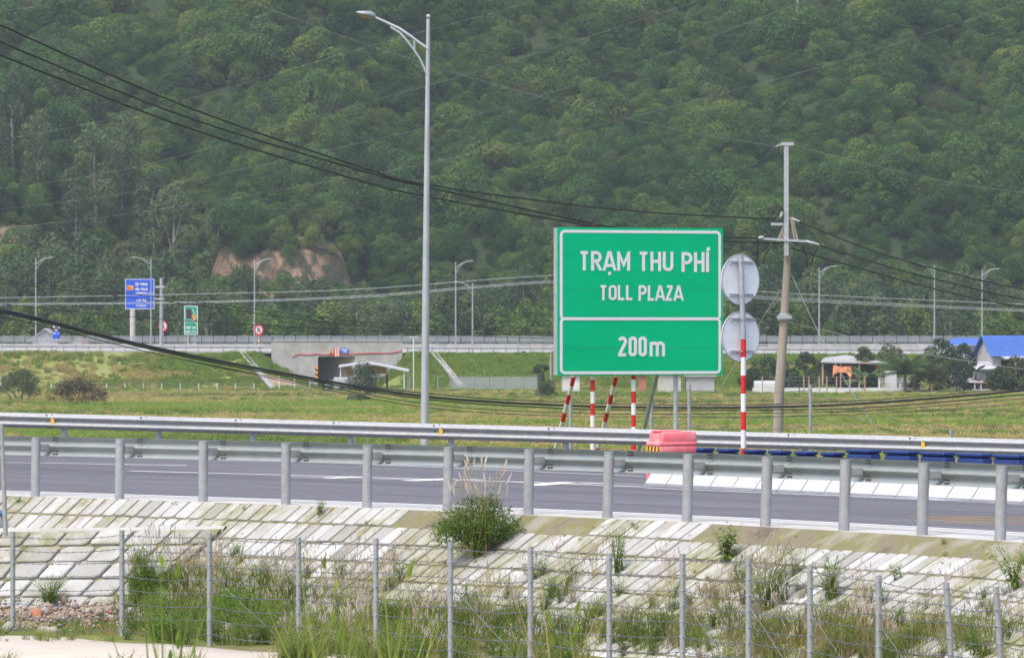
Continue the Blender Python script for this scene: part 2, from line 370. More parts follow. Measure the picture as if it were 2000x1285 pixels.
# ---------------------------------------------------------------- stone pitched slope below the near rail
AL = math.atan(.70); CA, SA = math.cos(AL), math.sin(AL)
def sp(s, t, lift=0, off=-.12):
    al = math.atan(lerp(.74, .56, min(1, max(0, s/24)))); CA, SA = math.cos(al), math.sin(al); n = nrm(s); q = path(s)+n*(off-t*CA); q.z = ZN-t*SA
    return q+(n*-SA+Vector((0, 0, CA)))*lift
def snoise(nt, scale, detail):
    o = wnoise(nt, scale, detail, (1/1.5, 1/.32, 1), .6, (0, 0, R(-56))); nt.nodes[-2].vector_type = 'TEXTURE'; return o
def stone_mat():
    m, nt, p = newmat('pitching_stone'); p.inputs['Roughness'].default_value = .9; p.inputs['Specular IOR Level'].default_value = .2
    at = N(nt, 'ShaderNodeAttribute', attribute_name='tint')
    c = ramp(nt, at.outputs['Fac'], [(0, (.20, .193, .182)), (.3, (.295, .288, .278)), (.7, (.37, .367, .362)), (1, (.45, .45, .447))])
    c = mix(nt, ramp(nt, wnoise(nt, 3.2, 6), [(.42, (0, 0, 0)), (.75, (.7, .7, .7))]), c, (.285, .27, .24))
    moss = ramp(nt, snoise(nt, .62, 5), [(.46, (0, 0, 0)), (.60, (.85, .85, .85))]); fine = ramp(nt, wnoise(nt, 6, 5), [(.33, (.15, .15, .15)), (.6, (1, 1, 1))])
    mm = N(nt, 'ShaderNodeMath', operation='MULTIPLY'); nt.links.new(moss, mm.inputs[0]); nt.links.new(fine, mm.inputs[1])
    c = mix(nt, mm.outputs[0], c, (.17, .165, .06))
    c = mix(nt, ramp(nt, snoise(nt, 1.0, 6), [(.60, (0, 0, 0)), (.70, (.75, .75, .75))]), c, (.20, .155, .12))
    nt.links.new(c, p.inputs['Base Color']); bump(nt, p, wnoise(nt, 25, 5), .35, .01); return m
def joint_mat():
    m, nt, p = newmat('mossy_joint'); p.inputs['Roughness'].default_value = .95
    c = ramp(nt, wnoise(nt, 1.3, 5), [(.3, (.095, .075, .055)), (.42, (.16, .14, .095)), (.50, (.14, .135, .05)), (.62, (.22, .205, .16)), (.8, (.29, .275, .24))])
    nt.links.new(c, p.inputs['Base Color']); bump(nt, p, wnoise(nt, 20, 5), .4, .02); return m
M['stone'] = stone_mat(); M['joint'] = joint_mat()
def pitched(name, f, s0, s1, t0, t1, ds, dt, rng, lift=.03, skip=None, gap=.036):
    mb = MB(); tint = []
    ns_ = int((s1-s0)/.5); nt_ = 10
    mb.mat(1, True).loft([[f(s0+(s1-s0)*i/ns_, t1*j/nt_ if t0 <= 0 else t0+(t1-t0)*j/nt_, 0) for j in range(nt_+1)] for i in range(ns_+1)], closed=False)
    tint += [.5]*len(mb.f); r0 = 0; t = t0
    while t < t1-.1:
        s = s0+rng.uniform(0, ds*.3); h = dt*rng.uniform(.93, 1.07)
        while s < s1-.1:
            w_ = ds*rng.uniform(.84, 1.16)
            if not (skip and skip(s, t)):
                l = lift*rng.uniform(.6, 1.3); tl = rng.uniform(-.006, .006); q = min(w_, h)*rng.uniform(.10, .2)
                a0, a1, b0, b1 = s+gap/2, s+w_-gap/2, t+gap/2, t+h-gap/2
                def ring(ins, lf, q_):
                    o = [(a0+ins+q_, b0+ins), (a1-ins-q_, b0+ins), (a1-ins, b0+ins+q_), (a1-ins, b1-ins-q_), (a1-ins-q_, b1-ins), (a0+ins+q_, b1-ins), (a0+ins, b1-ins-q_), (a0+ins, b0+ins+q_)]
                    return [f(x, y, lf+tl*((x-s)/w_-.5)) for x, y in o]
                R0, R1, R2 = ring(0, -.01, q*.8), ring(.004, l*.72, q*.8), ring(.022, l, q)
                b = len(mb.f); mb.mat(0, False).add(R0+R1+R2, [(i, (i+1) % 8, 8+(i+1) % 8, 8+i) for i in range(8)]+[(8+i, 8+(i+1) % 8, 16+(i+1) % 8, 16+i) for i in range(8)]+[tuple(range(16, 24))])
                tv = min(1, max(0, rng.gauss(.66, .24))); tint += [tv]*(len(mb.f)-b)
            s += w_
        t += h
    ob = tag(mb.build(name, [M['stone'], M['joint']]), kind='structure')
    a = ob.data.attributes.new('tint', 'FLOAT', 'FACE'); a.data.foreach_set('value', tint)
    return ob, BVHTree.FromPolygons([Vector(v) for v in mb.v], mb.f)
rg = random.Random(3)
slope, SB = pitched('stone_slope', sp, -12, 44, .0, 4.3, .30, .42, rg,
    skip=lambda s, t: t < .3 and (noise.noise(Vector((s*.35, 3.1, 0))) > (.16 if s < 16 else -.1)))
# berm at the left with larger stones: a concrete edge beam and its own pitched face turned to the viewer
def hitS(px, py): return hit(px, py, [SB])
BA, BBp = W(-260, 1043, 92.6), hitS(440, 1034)
BL = (BBp-BA).length; ir = min(range(400), key=lambda i: (path(i*.1-8)+nrm(i*.1-8)*-.9-Vector((BBp.x, BBp.y, 0))).length)*.1-8
dL = Vector((-.45*.83, -.87*.83, -.56)); dR = nrm(ir)*-CA+Vector((0, 0, -SA)); bk_ = Vector((.2, .98, 0))
def bp(s, t, lift=0):
    k = min(1, s/BL); d = dL.lerp(dR, k**1.5); n = d.cross(Vector((1, -.3, 0))).normalized()
    n = n if n.z > 0 else -n
    return BA.lerp(BBp, k)+d*t+n*(lift+.035)
berm, BB = pitched('stone_berm', bp, 0, BL, .04, 2.3, .47, .40, rg, lift=.04, gap=.035)
bt = MB().mat(0, False); rings = []
for k in (0, .2, .4, .6, .8, 1):
    c = BA.lerp(BBp, k); L = lerp(9, .4, k); d = dL.lerp(dR, k)*.16
    rings.append([c+d+Vector((0, 0, -.03)), c+Vector((0, 0, .05)), c+bk_*min(.30, L*.6)+Vector((0, 0, .045)), c+bk_*min(.36, L*.7)+Vector((0, 0, -.03)), c+bk_*L+Vector((0, 0, -.04))])
bt.loft(rings, closed=False, smooth=False)
tag(bt.build('berm_beam', M['concrete_pale']), kind='structure')

# ---------------------------------------------------------------- bench of rough ground between the slope and the camera
def bench_z(x, y):
    z = 3.34+.22*max(0, min(1, (-x-1)/5))+.10*fbm(x*.35, y*.35, 1)
    if y < 55: z = lerp(z, 5.75, max(0, min(1, (55-y)/50))**1.2)
    return z
be = MB().mat(0, True); bx = [-30+60*i/120 for i in range(121)]; by = [-12+124*j/230 for j in range(231)]
be.add([(x, y, bench_z(x, y)) for y in by for x in bx], [(j*121+i, j*121+i+1, (j+1)*121+i+1, (j+1)*121+i) for j in range(230) for i in range(120)])
# drop what would stick out on the road side of the slope
keep = []
pl = [path(s)+nrm(s)*-1.2 for s in [x*.5-28 for x in range(160)]]
def behind(x, y):
    q = min(range(len(pl)), key=lambda i: (pl[i].x-x)**2+(pl[i].y-y)**2); s = q*.5-28
    return (Vector((x, y, 0))-pl[q]).dot(nrm(s)) > 0
for f_ in be.f:
    c = be.v[f_[0]]
    if c[1] < 60 or not behind(c[0], c[1]): keep.append(f_)
be.f = keep; be.m = [0]*len(keep); be.sm = [True]*len(keep)
bench = tag(be.build('rough_ground', grassy('bench_soil', (.27, .20, .14), .42, .55, (.07, .10, .02), (.14, .16, .04))), kind='structure')
EB = BVHTree.FromPolygons([Vector(v) for v in be.v], be.f)
cp = MB()
c0, c1 = W(-200, 1222, 81.5), W(760, 1322, 73.6); dn = Vector((-.55, -1, 0)).normalized()
rings = []
for i in range(33):
    k = i/32; a = c0.lerp(c1, k)+Vector((.05*math.sin(9*k), .12*math.sin(17*k), 0)); a.z = 3.70+.015*math.sin(23*k)
    rings.append([a+Vector((0, .02, -.4)), a+Vector((0, 0, -.03)), a+dn*.06, a+dn*1.2+Vector((0, 0, .03)), a+dn*5+Vector((0, 0, .02)), a+dn*5.02+Vector((0, 0, -.4))])
cp.mat(0, True).loft(rings, closed=False)
tag(cp.build('concrete_path', M['concrete_path']), kind='structure')
CPB = BVHTree.FromPolygons([Vector(v) for v in cp.v], cp.f)
FB = field_bvh()

# ---------------------------------------------------------------- hill beyond the far highway
def hill_z(x, y):
    t = y-962
    if t <= 0: return -.6+.0*x
    z = -.6+.40*t*min(1, .35+t/60)
    z += min(1, t/60)*(9*fbm(x*.012+3, y*.010, 2, 3)+3.2*fbm(x*.05, y*.045, 5, 2))
    if t > 330: z = z*0+(-.6+.40*330+9*fbm(x*.012+3, y*.010, 2, 3))+.15*(t-330)
    # two bare cuts in the lower hill
    for x0, x1, zb, zt, yc in CUTS:
        m_ = min(1, max(0, (x-x0)/4))*min(1, max(0, (x1-x)/4))
        if m_ > 0:
            yj = yc+2.2*fbm(x*.18, 1.7, 0, 3)
            zt2 = zt+1.6*fbm(x*.22, 4.4, 0, 3); e = (y-yj)/7.0
            if e < 0: zc = zb-max(0, -e)*.9
            elif e < 1: zc = zb+(zt2-zb)*min(1, e*1.05)**.8+.7*fbm(x*.4, y*.5, z*.1, 3)
            else: zc = max(z, zt2+(e-1)*2.2)
            z = lerp(z, zc, m_) if e < 1.0 or zc > z else z
    return z
CUTS = [(-48.5, -22.5, 12.5, 20.0, 985), (-92, -68.5, 17.0, 23.0, 992)]
hb = MB().mat(0, True); hx = [-260+3.0*i for i in range(175)]; hy = [960+2.6*j for j in range(190)]
HZ = [[hill_z(x, y) for x in hx] for y in hy]
hb.add([(x, y, HZ[j][i]) for j, y in enumerate(hy) for i, x in enumerate(hx)], [(j*175+i, j*175+i+1, (j+1)*175+i+1, (j+1)*175+i) for j in range(189) for i in range(174)])
def earth():
    m, nt, p = newmat('hill_earth'); p.inputs['Roughness'].default_value = .95; p.inputs['Specular IOR Level'].default_value = .1
    n = wnoise(nt, .25, 6, (1.6, 1, .35)); c = ramp(nt, n, [(.3, (.06, .042, .03)), (.43, (.14, .09, .063)), (.6, (.215, .145, .105)), (.75, (.24, .19, .15))])
    ge = N(nt, 'ShaderNodeNewGeometry'); sx = N(nt, 'ShaderNodeSeparateXYZ'); nt.links.new(ge.outputs['Normal'], sx.inputs[0])
    at = N(nt, 'ShaderNodeAttribute', attribute_name='cut'); v = ramp(nt, wnoise(nt, .33, 5, (1.4, 1, .5)), [(.46, (1, 1, 1)), (.58, (0, 0, 0))]); c = mix(nt, v, c, (.04, .042, .025)); c = mix(nt, at.outputs['Fac'], (.028, .042, .016), c)
    nt.links.new(c, p.inputs['Base Color']); bump(nt, p, n, .8, .6); return m
hill = tag(hb.build('hillside', earth()), kind='structure')
def cutmask(x, y):
    return max([0]+[min(1, max(0, (x-x0)/3))*min(1, max(0, (x1-x)/3))*(1 if yc-9 < y < yc+9 else 0) for x0, x1, zb, zt, yc in CUTS])
ca_at = hill.data.attributes.new('cut', 'FLOAT', 'POINT'); ca_at.data.foreach_set('value', [cutmask(x, y) for y in hy for x in hx])
HB = BVHTree.FromPolygons([Vector(v) for v in hb.v], hb.f)
# ---------------------------------------------------------------- leaf clouds and the scatter used for stuff
def leaf_cards(C, Nn, size, rng, aspect=.62, jit=.7):
    n = len(C); Nn = Nn+rng.normal(0, jit, (n, 3)); Nn /= np.linalg.norm(Nn, axis=1, keepdims=True)+1e-9
    a = np.cross(Nn, rng.normal(0, 1, (n, 3))); a /= np.linalg.norm(a, axis=1, keepdims=True)+1e-9
    b = np.cross(Nn, a); s = (np.asarray(size)*rng.uniform(.6, 1.35, n))[:, None]/2
    return np.stack([C+a*s, C+b*s*aspect, C-a*s, C-b*s*aspect], 1)
def crown_cards(seed, n, blobs, size, jit=.7, aspect=.62, shell=.62, up=.25):
    """leaf cards spread over the outer shell of several ellipsoids (x, y, z, rx, ry, rz)"""
    rng = np.random.default_rng(seed); B = np.array(blobs, float); wts = (B[:, 3]*B[:, 4]+B[:, 4]*B[:, 5]+B[:, 3]*B[:, 5]); wts /= wts.sum()
    k = rng.choice(len(B), n, p=wts); d = rng.normal(0, 1, (n, 3)); d[:, 2] += up; d /= np.linalg.norm(d, axis=1, keepdims=True)
    r = (shell+(1.05-shell)*rng.uniform(0, 1, n)**.6)[:, None]
    C = B[k, :3]+d*r*B[k, 3:]
    V = leaf_cards(C, d*1.0+np.array([0, 0, .35]), size, rng, aspect, jit)
    t = np.clip(.35*rng.uniform(0, 1, n)+.65*rng.uniform(0, 1, len(B))[k], 0, 1)
    return V, t
def blob_set(seed, n, R_, H, z0, rb, flat=.8, spread=1.0):
    r = random.Random(seed); out = []
    for i in range(n):
        z = z0+(H-z0)*((i+.5)/n)**.8; prof = math.sin(math.pi*min(1, .18+.80*(z-z0)/(H-z0)))**.7
        a = i*2.4+r.uniform(-.5, .5); q = R_*prof*math.sqrt(r.uniform(.15, 1))*spread; b = rb*r.uniform(.65, 1.3)
        out.append((q*math.cos(a), q*math.sin(a), z, b, b, b*flat))
    return out
def blades(seed, n, rad, h, w_, lean=.5, hj=.35):
    """grass blades of two quads each, around the origin"""
    rng = np.random.default_rng(seed); a = rng.uniform(0, 2*np.pi, n); r = rad*np.sqrt(rng.uniform(0, 1, n))
    B = np.stack([r*np.cos(a), r*np.sin(a), np.zeros(n)], 1); H = h*(1-hj+2*hj*rng.uniform(0, 1, n))
    th = rng.uniform(0, 2*np.pi, n); ln = lean*rng.uniform(.2, 1.2, n)*H
    dirv = np.stack([np.cos(th), np.sin(th), np.zeros(n)], 1); q = rng.uniform(0, 2*np.pi, n); sd_ = np.stack([np.cos(q), np.sin(q), np.zeros(n)], 1)*w_/2
    m = B+dirv*(ln*.3)[:, None]; m[:, 2] += H*.6; t = B+dirv*ln[:, None]; t[:, 2] += H*(1-.25*lean)
    V = np.concatenate([np.stack([B-sd_, B+sd_, m+sd_*.8, m-sd_*.8], 1), np.stack([m-sd_*.8, m+sd_*.8, t+sd_*.1, t-sd_*.1], 1)])
    tn = rng.uniform(0, 1, n); return V, np.concatenate([tn, tn])
def plumes(seed, n, rad, h, w_=.014, lean=.35, L=.13):
    rng = np.random.default_rng(seed); V = []; St = []
    for i in range(n):
        a = rng.uniform(0, 6.28); r = rad*math.sqrt(rng.uniform()); b = np.array([r*math.cos(a), r*math.sin(a), 0]); H = h*rng.uniform(.65, 1.1)
        th = rng.uniform(0, 6.28); d = np.array([math.cos(th), math.sin(th), 0])*lean*H*rng.uniform(.1, 1); t = b+d; t[2] += H; m = b+d*.3; m[2] += H*.55
        e = t+d*.15+np.array([0, 0, L*rng.uniform(.7, 1.3)])+np.array([d[0], d[1], 0])*.12
        for q in (0, 1.57):
            s = np.array([math.cos(q), math.sin(q), 0]); St += [np.stack([b-s*.0022, b+s*.0022, m+s*.002, m-s*.002]), np.stack([m-s*.002, m+s*.002, t+s*.0015, t-s*.0015])]
            mid = (t+e)/2+rng.normal(0, .006, 3); V += [np.stack([t-s*w_*.25, t+s*w_*.25, mid+s*w_*.6, mid-s*w_*.6]), np.stack([mid-s*w_*.6, mid+s*w_*.6, e+s*w_*.12, e-s*w_*.12])]
    return np.array(V), np.array(St)
def multi(name, sets, link=False, parent=None):
    """several (V, tint, material) sets as one mesh with several materials"""
    V = np.concatenate([s[0] for s in sets]); t = np.concatenate([s[1] if s[1] is not None else np.full(len(s[0]), .5) for s in sets])
    ob = quads(name, V, [s[2] for s in sets], t, link, parent)
    ob.data.polygons.foreach_set('material_index', np.concatenate([np.full(len(s[0]), i, dtype=np.int32) for i, s in enumerate(sets)])); return ob
def scatter(name, pts, scl, rotz, idx, sources, tilt=.0):
    """one stuff object: its vertices carry copies of the source geometry"""
    me = bpy.data.meshes.new(name); me.from_pydata([tuple(p) for p in pts], [], [])
    n = len(pts)
    for nm, ty, da in (('scl', 'FLOAT', scl), ('idx', 'INT', idx)):
        a = me.attributes.new(nm, ty, 'POINT'); a.data.foreach_set('value', list(da))
    a = me.attributes.new('rot', 'FLOAT_VECTOR', 'POINT'); rr = np.zeros((n, 3), np.float32); rr[:, 2] = rotz
    if tilt: rr[:, :2] = RNG.normal(0, tilt, (n, 2))
    a.data.foreach_set('vector', rr.reshape(-1))
    ob = bpy.data.objects.new(name, me); COL.objects.link(ob)
    ng = bpy.data.node_groups.new(name, 'GeometryNodeTree')
    ng.interface.new_socket('Geometry', in_out='INPUT', socket_type='NodeSocketGeometry'); ng.interface.new_socket('Geometry', in_out='OUTPUT', socket_type='NodeSocketGeometry')
    gi = ng.nodes.new('NodeGroupInput'); go = ng.nodes.new('NodeGroupOutput'); L = ng.links.new
    gt = ng.nodes.new('GeometryNodeGeometryToInstance')
    for s in reversed(sources):
        o = ng.nodes.new('GeometryNodeObjectInfo'); o.inputs['Object'].default_value = s; o.transform_space = 'ORIGINAL'; L(o.outputs['Geometry'], gt.inputs[0])
    ip = ng.nodes.new('GeometryNodeInstanceOnPoints'); L(gi.outputs[0], ip.inputs['Points']); L(gt.outputs[0], ip.inputs['Instance']); ip.inputs['Pick Instance'].default_value = True
    def na(nm, ty): q = ng.nodes.new('GeometryNodeInputNamedAttribute'); q.data_type = ty; q.inputs[0].default_value = nm; return q.outputs['Attribute']
    L(na('idx', 'INT'), ip.inputs['Instance Index']); L(na('scl', 'FLOAT'), ip.inputs['Scale'])
    er = ng.nodes.new('FunctionNodeEulerToRotation'); L(na('rot', 'FLOAT_VECTOR'), er.inputs[0]); L(er.outputs[0], ip.inputs['Rotation'])
    L(ip.outputs[0], go.inputs[0]); md = ob.modifiers.new('scatter', 'NODES'); md.node_group = ng
    return tag(ob, kind='stuff')

# ---------------------------------------------------------------- forest on the hill
PYL = hit(1596, 15, [HB])
def scatter_forest():
    src = []
    for k in range(9):
        flat = [.75, .6, .9][k % 3]; n = [7, 9, 6][k % 3]
        V, t = crown_cards(100+k, 3000, blob_set(k, n, 2.0, 3.8+.6*(k % 3), .2, 1.3, flat), .27, .75, .6, .7)
        src.append(quads('forest_crown', V, M['forest'], t, False))
    for k in range(3):       # airy, taller crowns
        V, t = crown_cards(140+k, 1300, blob_set(30+k, 9, 1.2, 6.5, 2.2, .95, .9), .30, .8, .5, .5)
        src.append(quads('forest_crown', V, M['euca'], t, False))
    pts, sc, rz, ix = [], [], [], []
    r = random.Random(11); st = 2.6; y = 964.0
    while y < 1215:
        half = .083*y+14; x = -half
        while x < half:
            X = x+r.uniform(-.5, .5)*st*1.3; Y = y+r.uniform(-.5, .5)*st*1.3
            cut = any(x0+2 < X < x1-2 and yc-16 < Y < yc+6.0+1.3*fbm(X*.3, 2.2, 0, 2) for x0, x1, zb, zt, yc in CUTS)
            if not cut or r.random() < .30:
                z = hill_z(X, Y); q = fbm(X*.06+9, Y*.05, 3, 3)
                q = fbm(X*.075+9, Y*.06, 3, 3); s = max(.40, (.76+.95*q+r.uniform(-.26, .34)))
                if r.random() < .04: s *= 1.5
                if abs(X-xw(1596, Y)) < 6 and PYL.y-26 < Y < PYL.y+5: s = .35
                if cut: s *= r.uniform(.3, .6)
                i = r.randrange(9)
                if X < -25 and Y < 1075 and r.random() < .22*max(0, fbm(X*.05, Y*.04, 8, 2)+.5): i = 9+r.randrange(3)
                pts.append((X, Y, z-.4)); sc.append(s); rz.append(r.uniform(0, 6.28)); ix.append(i)
            x += st
        y += st
    print('forest', len(pts)); return scatter('hillside_forest', pts, sc, rz, ix, src, .12)
scatter_forest()

# ---------------------------------------------------------------- trees that stand alone
def tree(name, base, V, t, mat, label, cat='tree', group=None, trunks=None, tmat='trunk'):
    o = thing(name, base, label, cat, group)
    quads('crown', V, M[mat], t, True, o)
    tb = MB().mat(0, True)
    for pts, r in (trunks or []): tb.tube([Vector(base)+Vector(p) for p in pts], r, 7)
    if trunks: tb.build('trunk', M[tmat], o)
    return o
# belt of eucalypts behind the far highway: five kinds, copied
protos = []
for k in range(6):
    H = [7.5, 9, 6, 8, 10, 6.5][k]; rr = [1.5, 1.8, 1.5, 2.1, 2.0, 1.2][k]; mat = ['euca', 'euca', 'lush', 'euca', 'euca', 'lush'][k]
    V, t = crown_cards(200+k, 4200 if k != 5 else 3000, blob_set(60+k, 13, rr, H-.6, H*.22, .95 if k != 5 else .7, 1.1), .30, .8, .45, .5)
    protos.append((V, t, mat, H))
BELT = ['slim grey-green eucalyptus in the tree belt behind the far highway', 'light green young tree in the tree belt behind the far highway']
rb = random.Random(5); made = {}
def belt(px, D, k, s, z=None):
    lab = BELT[0] if protos[k][2] == 'euca' else BELT[1]; grp = 'eucalyptus trees behind the far highway' if k not in (2, 5) else 'young trees behind the far highway'
    p = Vector((xw(px, D), D, z if z is not None else (hill_z(xw(px, D), D) if D > 962 else -.1)))
    if k not in made:
        V, t, mat, H = protos[k]; o = tree('eucalyptus_tree' if k not in (2, 5) else 'young_tree', (0, 0, 0), V, t, mat, lab, 'tree', grp,
            [([(0, 0, -.3), (.12, 0, H*.3), (-.05, .1, H*.6), (.05, 0, H*.92)], [.16, .13, .09, .04]), ([(.1, 0, H*.3), (.7, .2, H*.62)], [.07, .03]), ([(0, .05, H*.45), (-.7, -.2, H*.72)], [.06, .03])], 'trunk_pale'); made[k] = o
    else: o = copy_tree(made[k])
    o.location = p; o.rotation_euler.z = rb.uniform(0, 6.28); o.scale = (s*rb.uniform(.85, 1.15), s*rb.uniform(.85, 1.15), s)
px = -60
while px < 2060:                                   # front row
    if not 1090 < px < 1400:
        belt(px, rb.uniform(884, 905), rb.choice([2, 5, 2, 5, 0, 3]), rb.uniform(1.35, 1.9))
    px += rb.uniform(19, 34)
px = -60
while px < 2060:                                   # rear rows, taller to the left
    tall = 1.85 if px < 330 else (1.25 if px < 720 else 1.5)
    if not 1120 < px < 1380: belt(px, rb.uniform(915, 935), rb.choice([0, 1, 3, 4, 4]), tall*rb.uniform(.85, 1.12))
    if px < 1000 or px > 1450: belt(px+13, rb.uniform(940, 962), rb.choice([0, 1, 3, 4]), tall*rb.uniform(.95, 1.2))
    px += rb.uniform(24, 40)
for px, D in ((75, 1010), (185, 1022), (300, 1012), (340, 1005), (25, 1015), (150, 1000), (240, 1030)): belt(px, D, rb.choice([1, 4]), rb.uniform(1.5, 2.0))
# ---------------------------------------------------------------- stroke lettering
def arc(cx, cy, rx, ry, a0, a1, n=9): return [(cx+rx*math.cos(R(a0+(a1-a0)*i/(n-1))), cy+ry*math.sin(R(a0+(a1-a0)*i/(n-1)))) for i in range(n)]
def bowl(w_, y0, y1): r = (y1-y0)/2; return [(0, y1), (w_-r*.9, y1)]+arc(w_-r*.9, (y0+y1)/2, r*.9, r, 90, -90)[1:]+[(0, y0)]
def stad(w_, h=1): r = w_/2; return arc(r, h-r, r, r, 0, 180)+arc(r, r, r, r, 180, 360)+[(w_, h-r)]
GL = {
 'T': (.38, [[(0, 1), (.38, 1)], [(.19, 1), (.19, -.1)]]), 'R': (.41, [[(0, -.1), (0, 1), (.18, 1)]+arc(.18, .74, .22, .26, 90, -90)[1:]+[(0, .48)], [(.18, .48), (.44, -.12)]]),
 'A': (.48, [[(-.05, -.14), (.205, 1.0), (.275, 1.0), (.53, -.14)], [(.08, .22), (.40, .22)]]), 'M': (.52, [[(0, -.1), (0, .98)], [(.52, .98), (.52, -.1)], [(-.03, 1.12), (.26, .27), (.55, 1.12)]]),
 'H': (.39, [[(0, -.1), (0, 1.1)], [(.39, -.1), (.39, 1.1)], [(0, .5), (.39, .5)]]), 'U': (.39, [[(0, 1.1), (0, .22)]+arc(.195, .22, .195, .22, 180, 360)[1:]+[(.39, 1.1)]]),
 'P': (.41, [[(0, -.1), (0, 1), (.19, 1)]+arc(.19, .73, .22, .27, 90, -90)[1:]+[(0, .46)]]), 'I': (0, [[(0, -.1), (0, 1.1)]]),
 'O': (.38, [stad(.38)]), 'L': (.31, [[(0, 1.1), (0, 0), (.34, 0)]]), 'Z': (.35, [[(0, 1), (.33, 1), (.33, .93), (.01, .07), (.01, 0), (.36, 0)]]),
 'V': (.44, [[(-.03, 1.1), (.19, 0), (.25, 0), (.47, 1.1)]]), 'N': (.40, [[(0, -.1), (0, 1.0), (.40, 0), (.40, 1.1)]]), 'E': (.32, [[(.32, 1), (0, 1), (0, 0), (.32, 0)], [(0, .52), (.28, .52)]]),
 'G': (.54, [[(.54, .78)]+arc(.27, .73, .27, .27, 10, 180)+arc(.27, .27, .27, .27, 180, 360)+[(.54, .48), (.30, .48)]]), 'C': (.52, [[(.52, .78)]+arc(.27, .73, .27, .27, 10, 180)+arc(.27, .27, .27, .27, 180, 350)]),
 'S': (.50, [arc(.25, .76, .25, .24, 20, 270)+arc(.25, .26, .25, .26, 90, -160)]), 'X': (.54, [[(0, 0), (.54, 1)], [(0, 1), (.54, 0)]]), 'W': (.86, [[(0, 1), (.2, 0), (.43, .9), (.66, 0), (.86, 1)]]),
 'Y': (.56, [[(0, 1), (.28, .48), (.28, 0)], [(.28, .48), (.56, 1)]]), 'D': (.54, [[(0, 0), (0, 1), (.27, 1)]+arc(.27, .5, .27, .5, 90, -90)[1:]+[(0, 0)]]),
 '0': (.28, [stad(.28)]), '1': (.26, [[(0, .78), (.26, 1), (.26, 0)]]), '2': (.31, [arc(.15, .80, .16, .20, 165, -25)+[(.01, .06), (.01, 0), (.34, 0)]]),
 '5': (.46, [[(.44, 1), (.05, 1), (.02, .55), (.2, .62)]+arc(.22, .32, .24, .32, 80, -150)]), 'm': (.62, [[(0, -.1), (0, .76)], [(0, .45)]+arc(.155, .52, .155, .18, 170, 0)+[(.31, -.1)], [(.31, .45)]+arc(.465, .52, .155, .18, 170, 0)+[(.62, -.1)]]), '.': (0, [[(0, 0), (0, .06)]]),
}
ACC = {'Ạ': ('A', [[(.165, -.263), (.315, -.263)]]), 'Í': ('I', [[(-.02, 1.16), (.09, 1.38)]]), 'Ậ': ('A', [[(.10, 1.16), (.24, 1.34), (.38, 1.16)], [(.17, -.26), (.31, -.26)]]), 'Ố': ('O', [[(.04, 1.16), (.19, 1.34), (.34, 1.16)], [(.36, 1.3), (.46, 1.45)]]),
       'À': ('A', [[(.22, 1.38), (.36, 1.18)]]), 'Â': ('A', [[(.10, 1.16), (.24, 1.34), (.38, 1.16)]]), 'Ố ': ('O', [])}
def stroke(mb, pts, hw, T, w0, d, closed=False, cl=None):
    n = len(pts); Lft, Rgt = [], []
    P = [Vector((p[0], p[1])) for p in pts]
    closed = (P[0]-P[-1]).length < 1e-4
    if closed: P = P[:-1]; n -= 1
    for i in range(n):
        a = P[(i-1) % n] if closed or i else None; b = P[(i+1) % n] if closed or i < n-1 else None
        d0 = (P[i]-a).normalized() if a is not None else None; d1 = (b-P[i]).normalized() if b is not None else None
        d0 = d0 or d1; d1 = d1 or d0
        n0 = Vector((-d0.y, d0.x)); n1 = Vector((-d1.y, d1.x)); m_ = (n0+n1)
        m_ = m_.normalized() if m_.length > .05 else n0
        k = min(1.9, 1/max(.3, m_.dot(n1)))
        Lft.append(P[i]+m_*hw*k); Rgt.append(P[i]-m_*hw*k)
    if cl:
        for p in Lft+Rgt: p.y = min(cl[1], max(cl[0], p.y))
    k = n if closed else n-1
    vs = [T(p.x, p.y, w0) for p in Lft]+[T(p.x, p.y, w0) for p in Rgt]+[T(p.x, p.y, w0+d) for p in Lft]+[T(p.x, p.y, w0+d) for p in Rgt]
    fs = []
    for i in range(k):
        j = (i+1) % n; fs += [(i, j, n+j, n+i), (2*n+i, 2*n+j, j, i), (n+i, n+j, 3*n+j, 3*n+i)]
    mb.add(vs, fs, False)
def word(mb, txt, u0, u1, v0, v1, T, w0, step, sw=.165, gap=.07, sp_=.36):
    """letters of stroke width sw (cap heights) fitted between u0..u1 and v0..v1"""
    x = 0; items = []
    for ch in txt:
        if ch == ' ': x += sp_; continue
        base, extra = ACC.get(ch, (ch, [])); wd, st = GL[base]; items.append((x, st+extra)); x += wd+sw+gap
    tot = x-gap-sw; sx = ((u1-u0)-sw*(v1-v0))/tot; H = (v1-v0)*(1-sw); k = 0
    for xo, sts in items:
        for s_ in sts:
            k += 1; acc_ = all(p[1] > 1.12 or p[1] < -.2 for p in s_)
            pts = [(u0+sw*(v1-v0)/2+(xo+p[0])*sx, v0+sw*(v1-v0)/2+p[1]*H) for p in s_]
            stroke(mb, pts, sw*(v1-v0)/2, T, w0-step*(k % 4), step*2, False, None if acc_ else (v0, v1))
    return mb
def rrect(u0, u1, v0, v1, r, n=6):
    return arc(u1-r, v1-r, r, r, 0, 90, n)+arc(u0+r, v1-r, r, r, 90, 180, n)+arc(u0+r, v0+r, r, r, 180, 270, n)+arc(u1-r, v0+r, r, r, 270, 360, n)
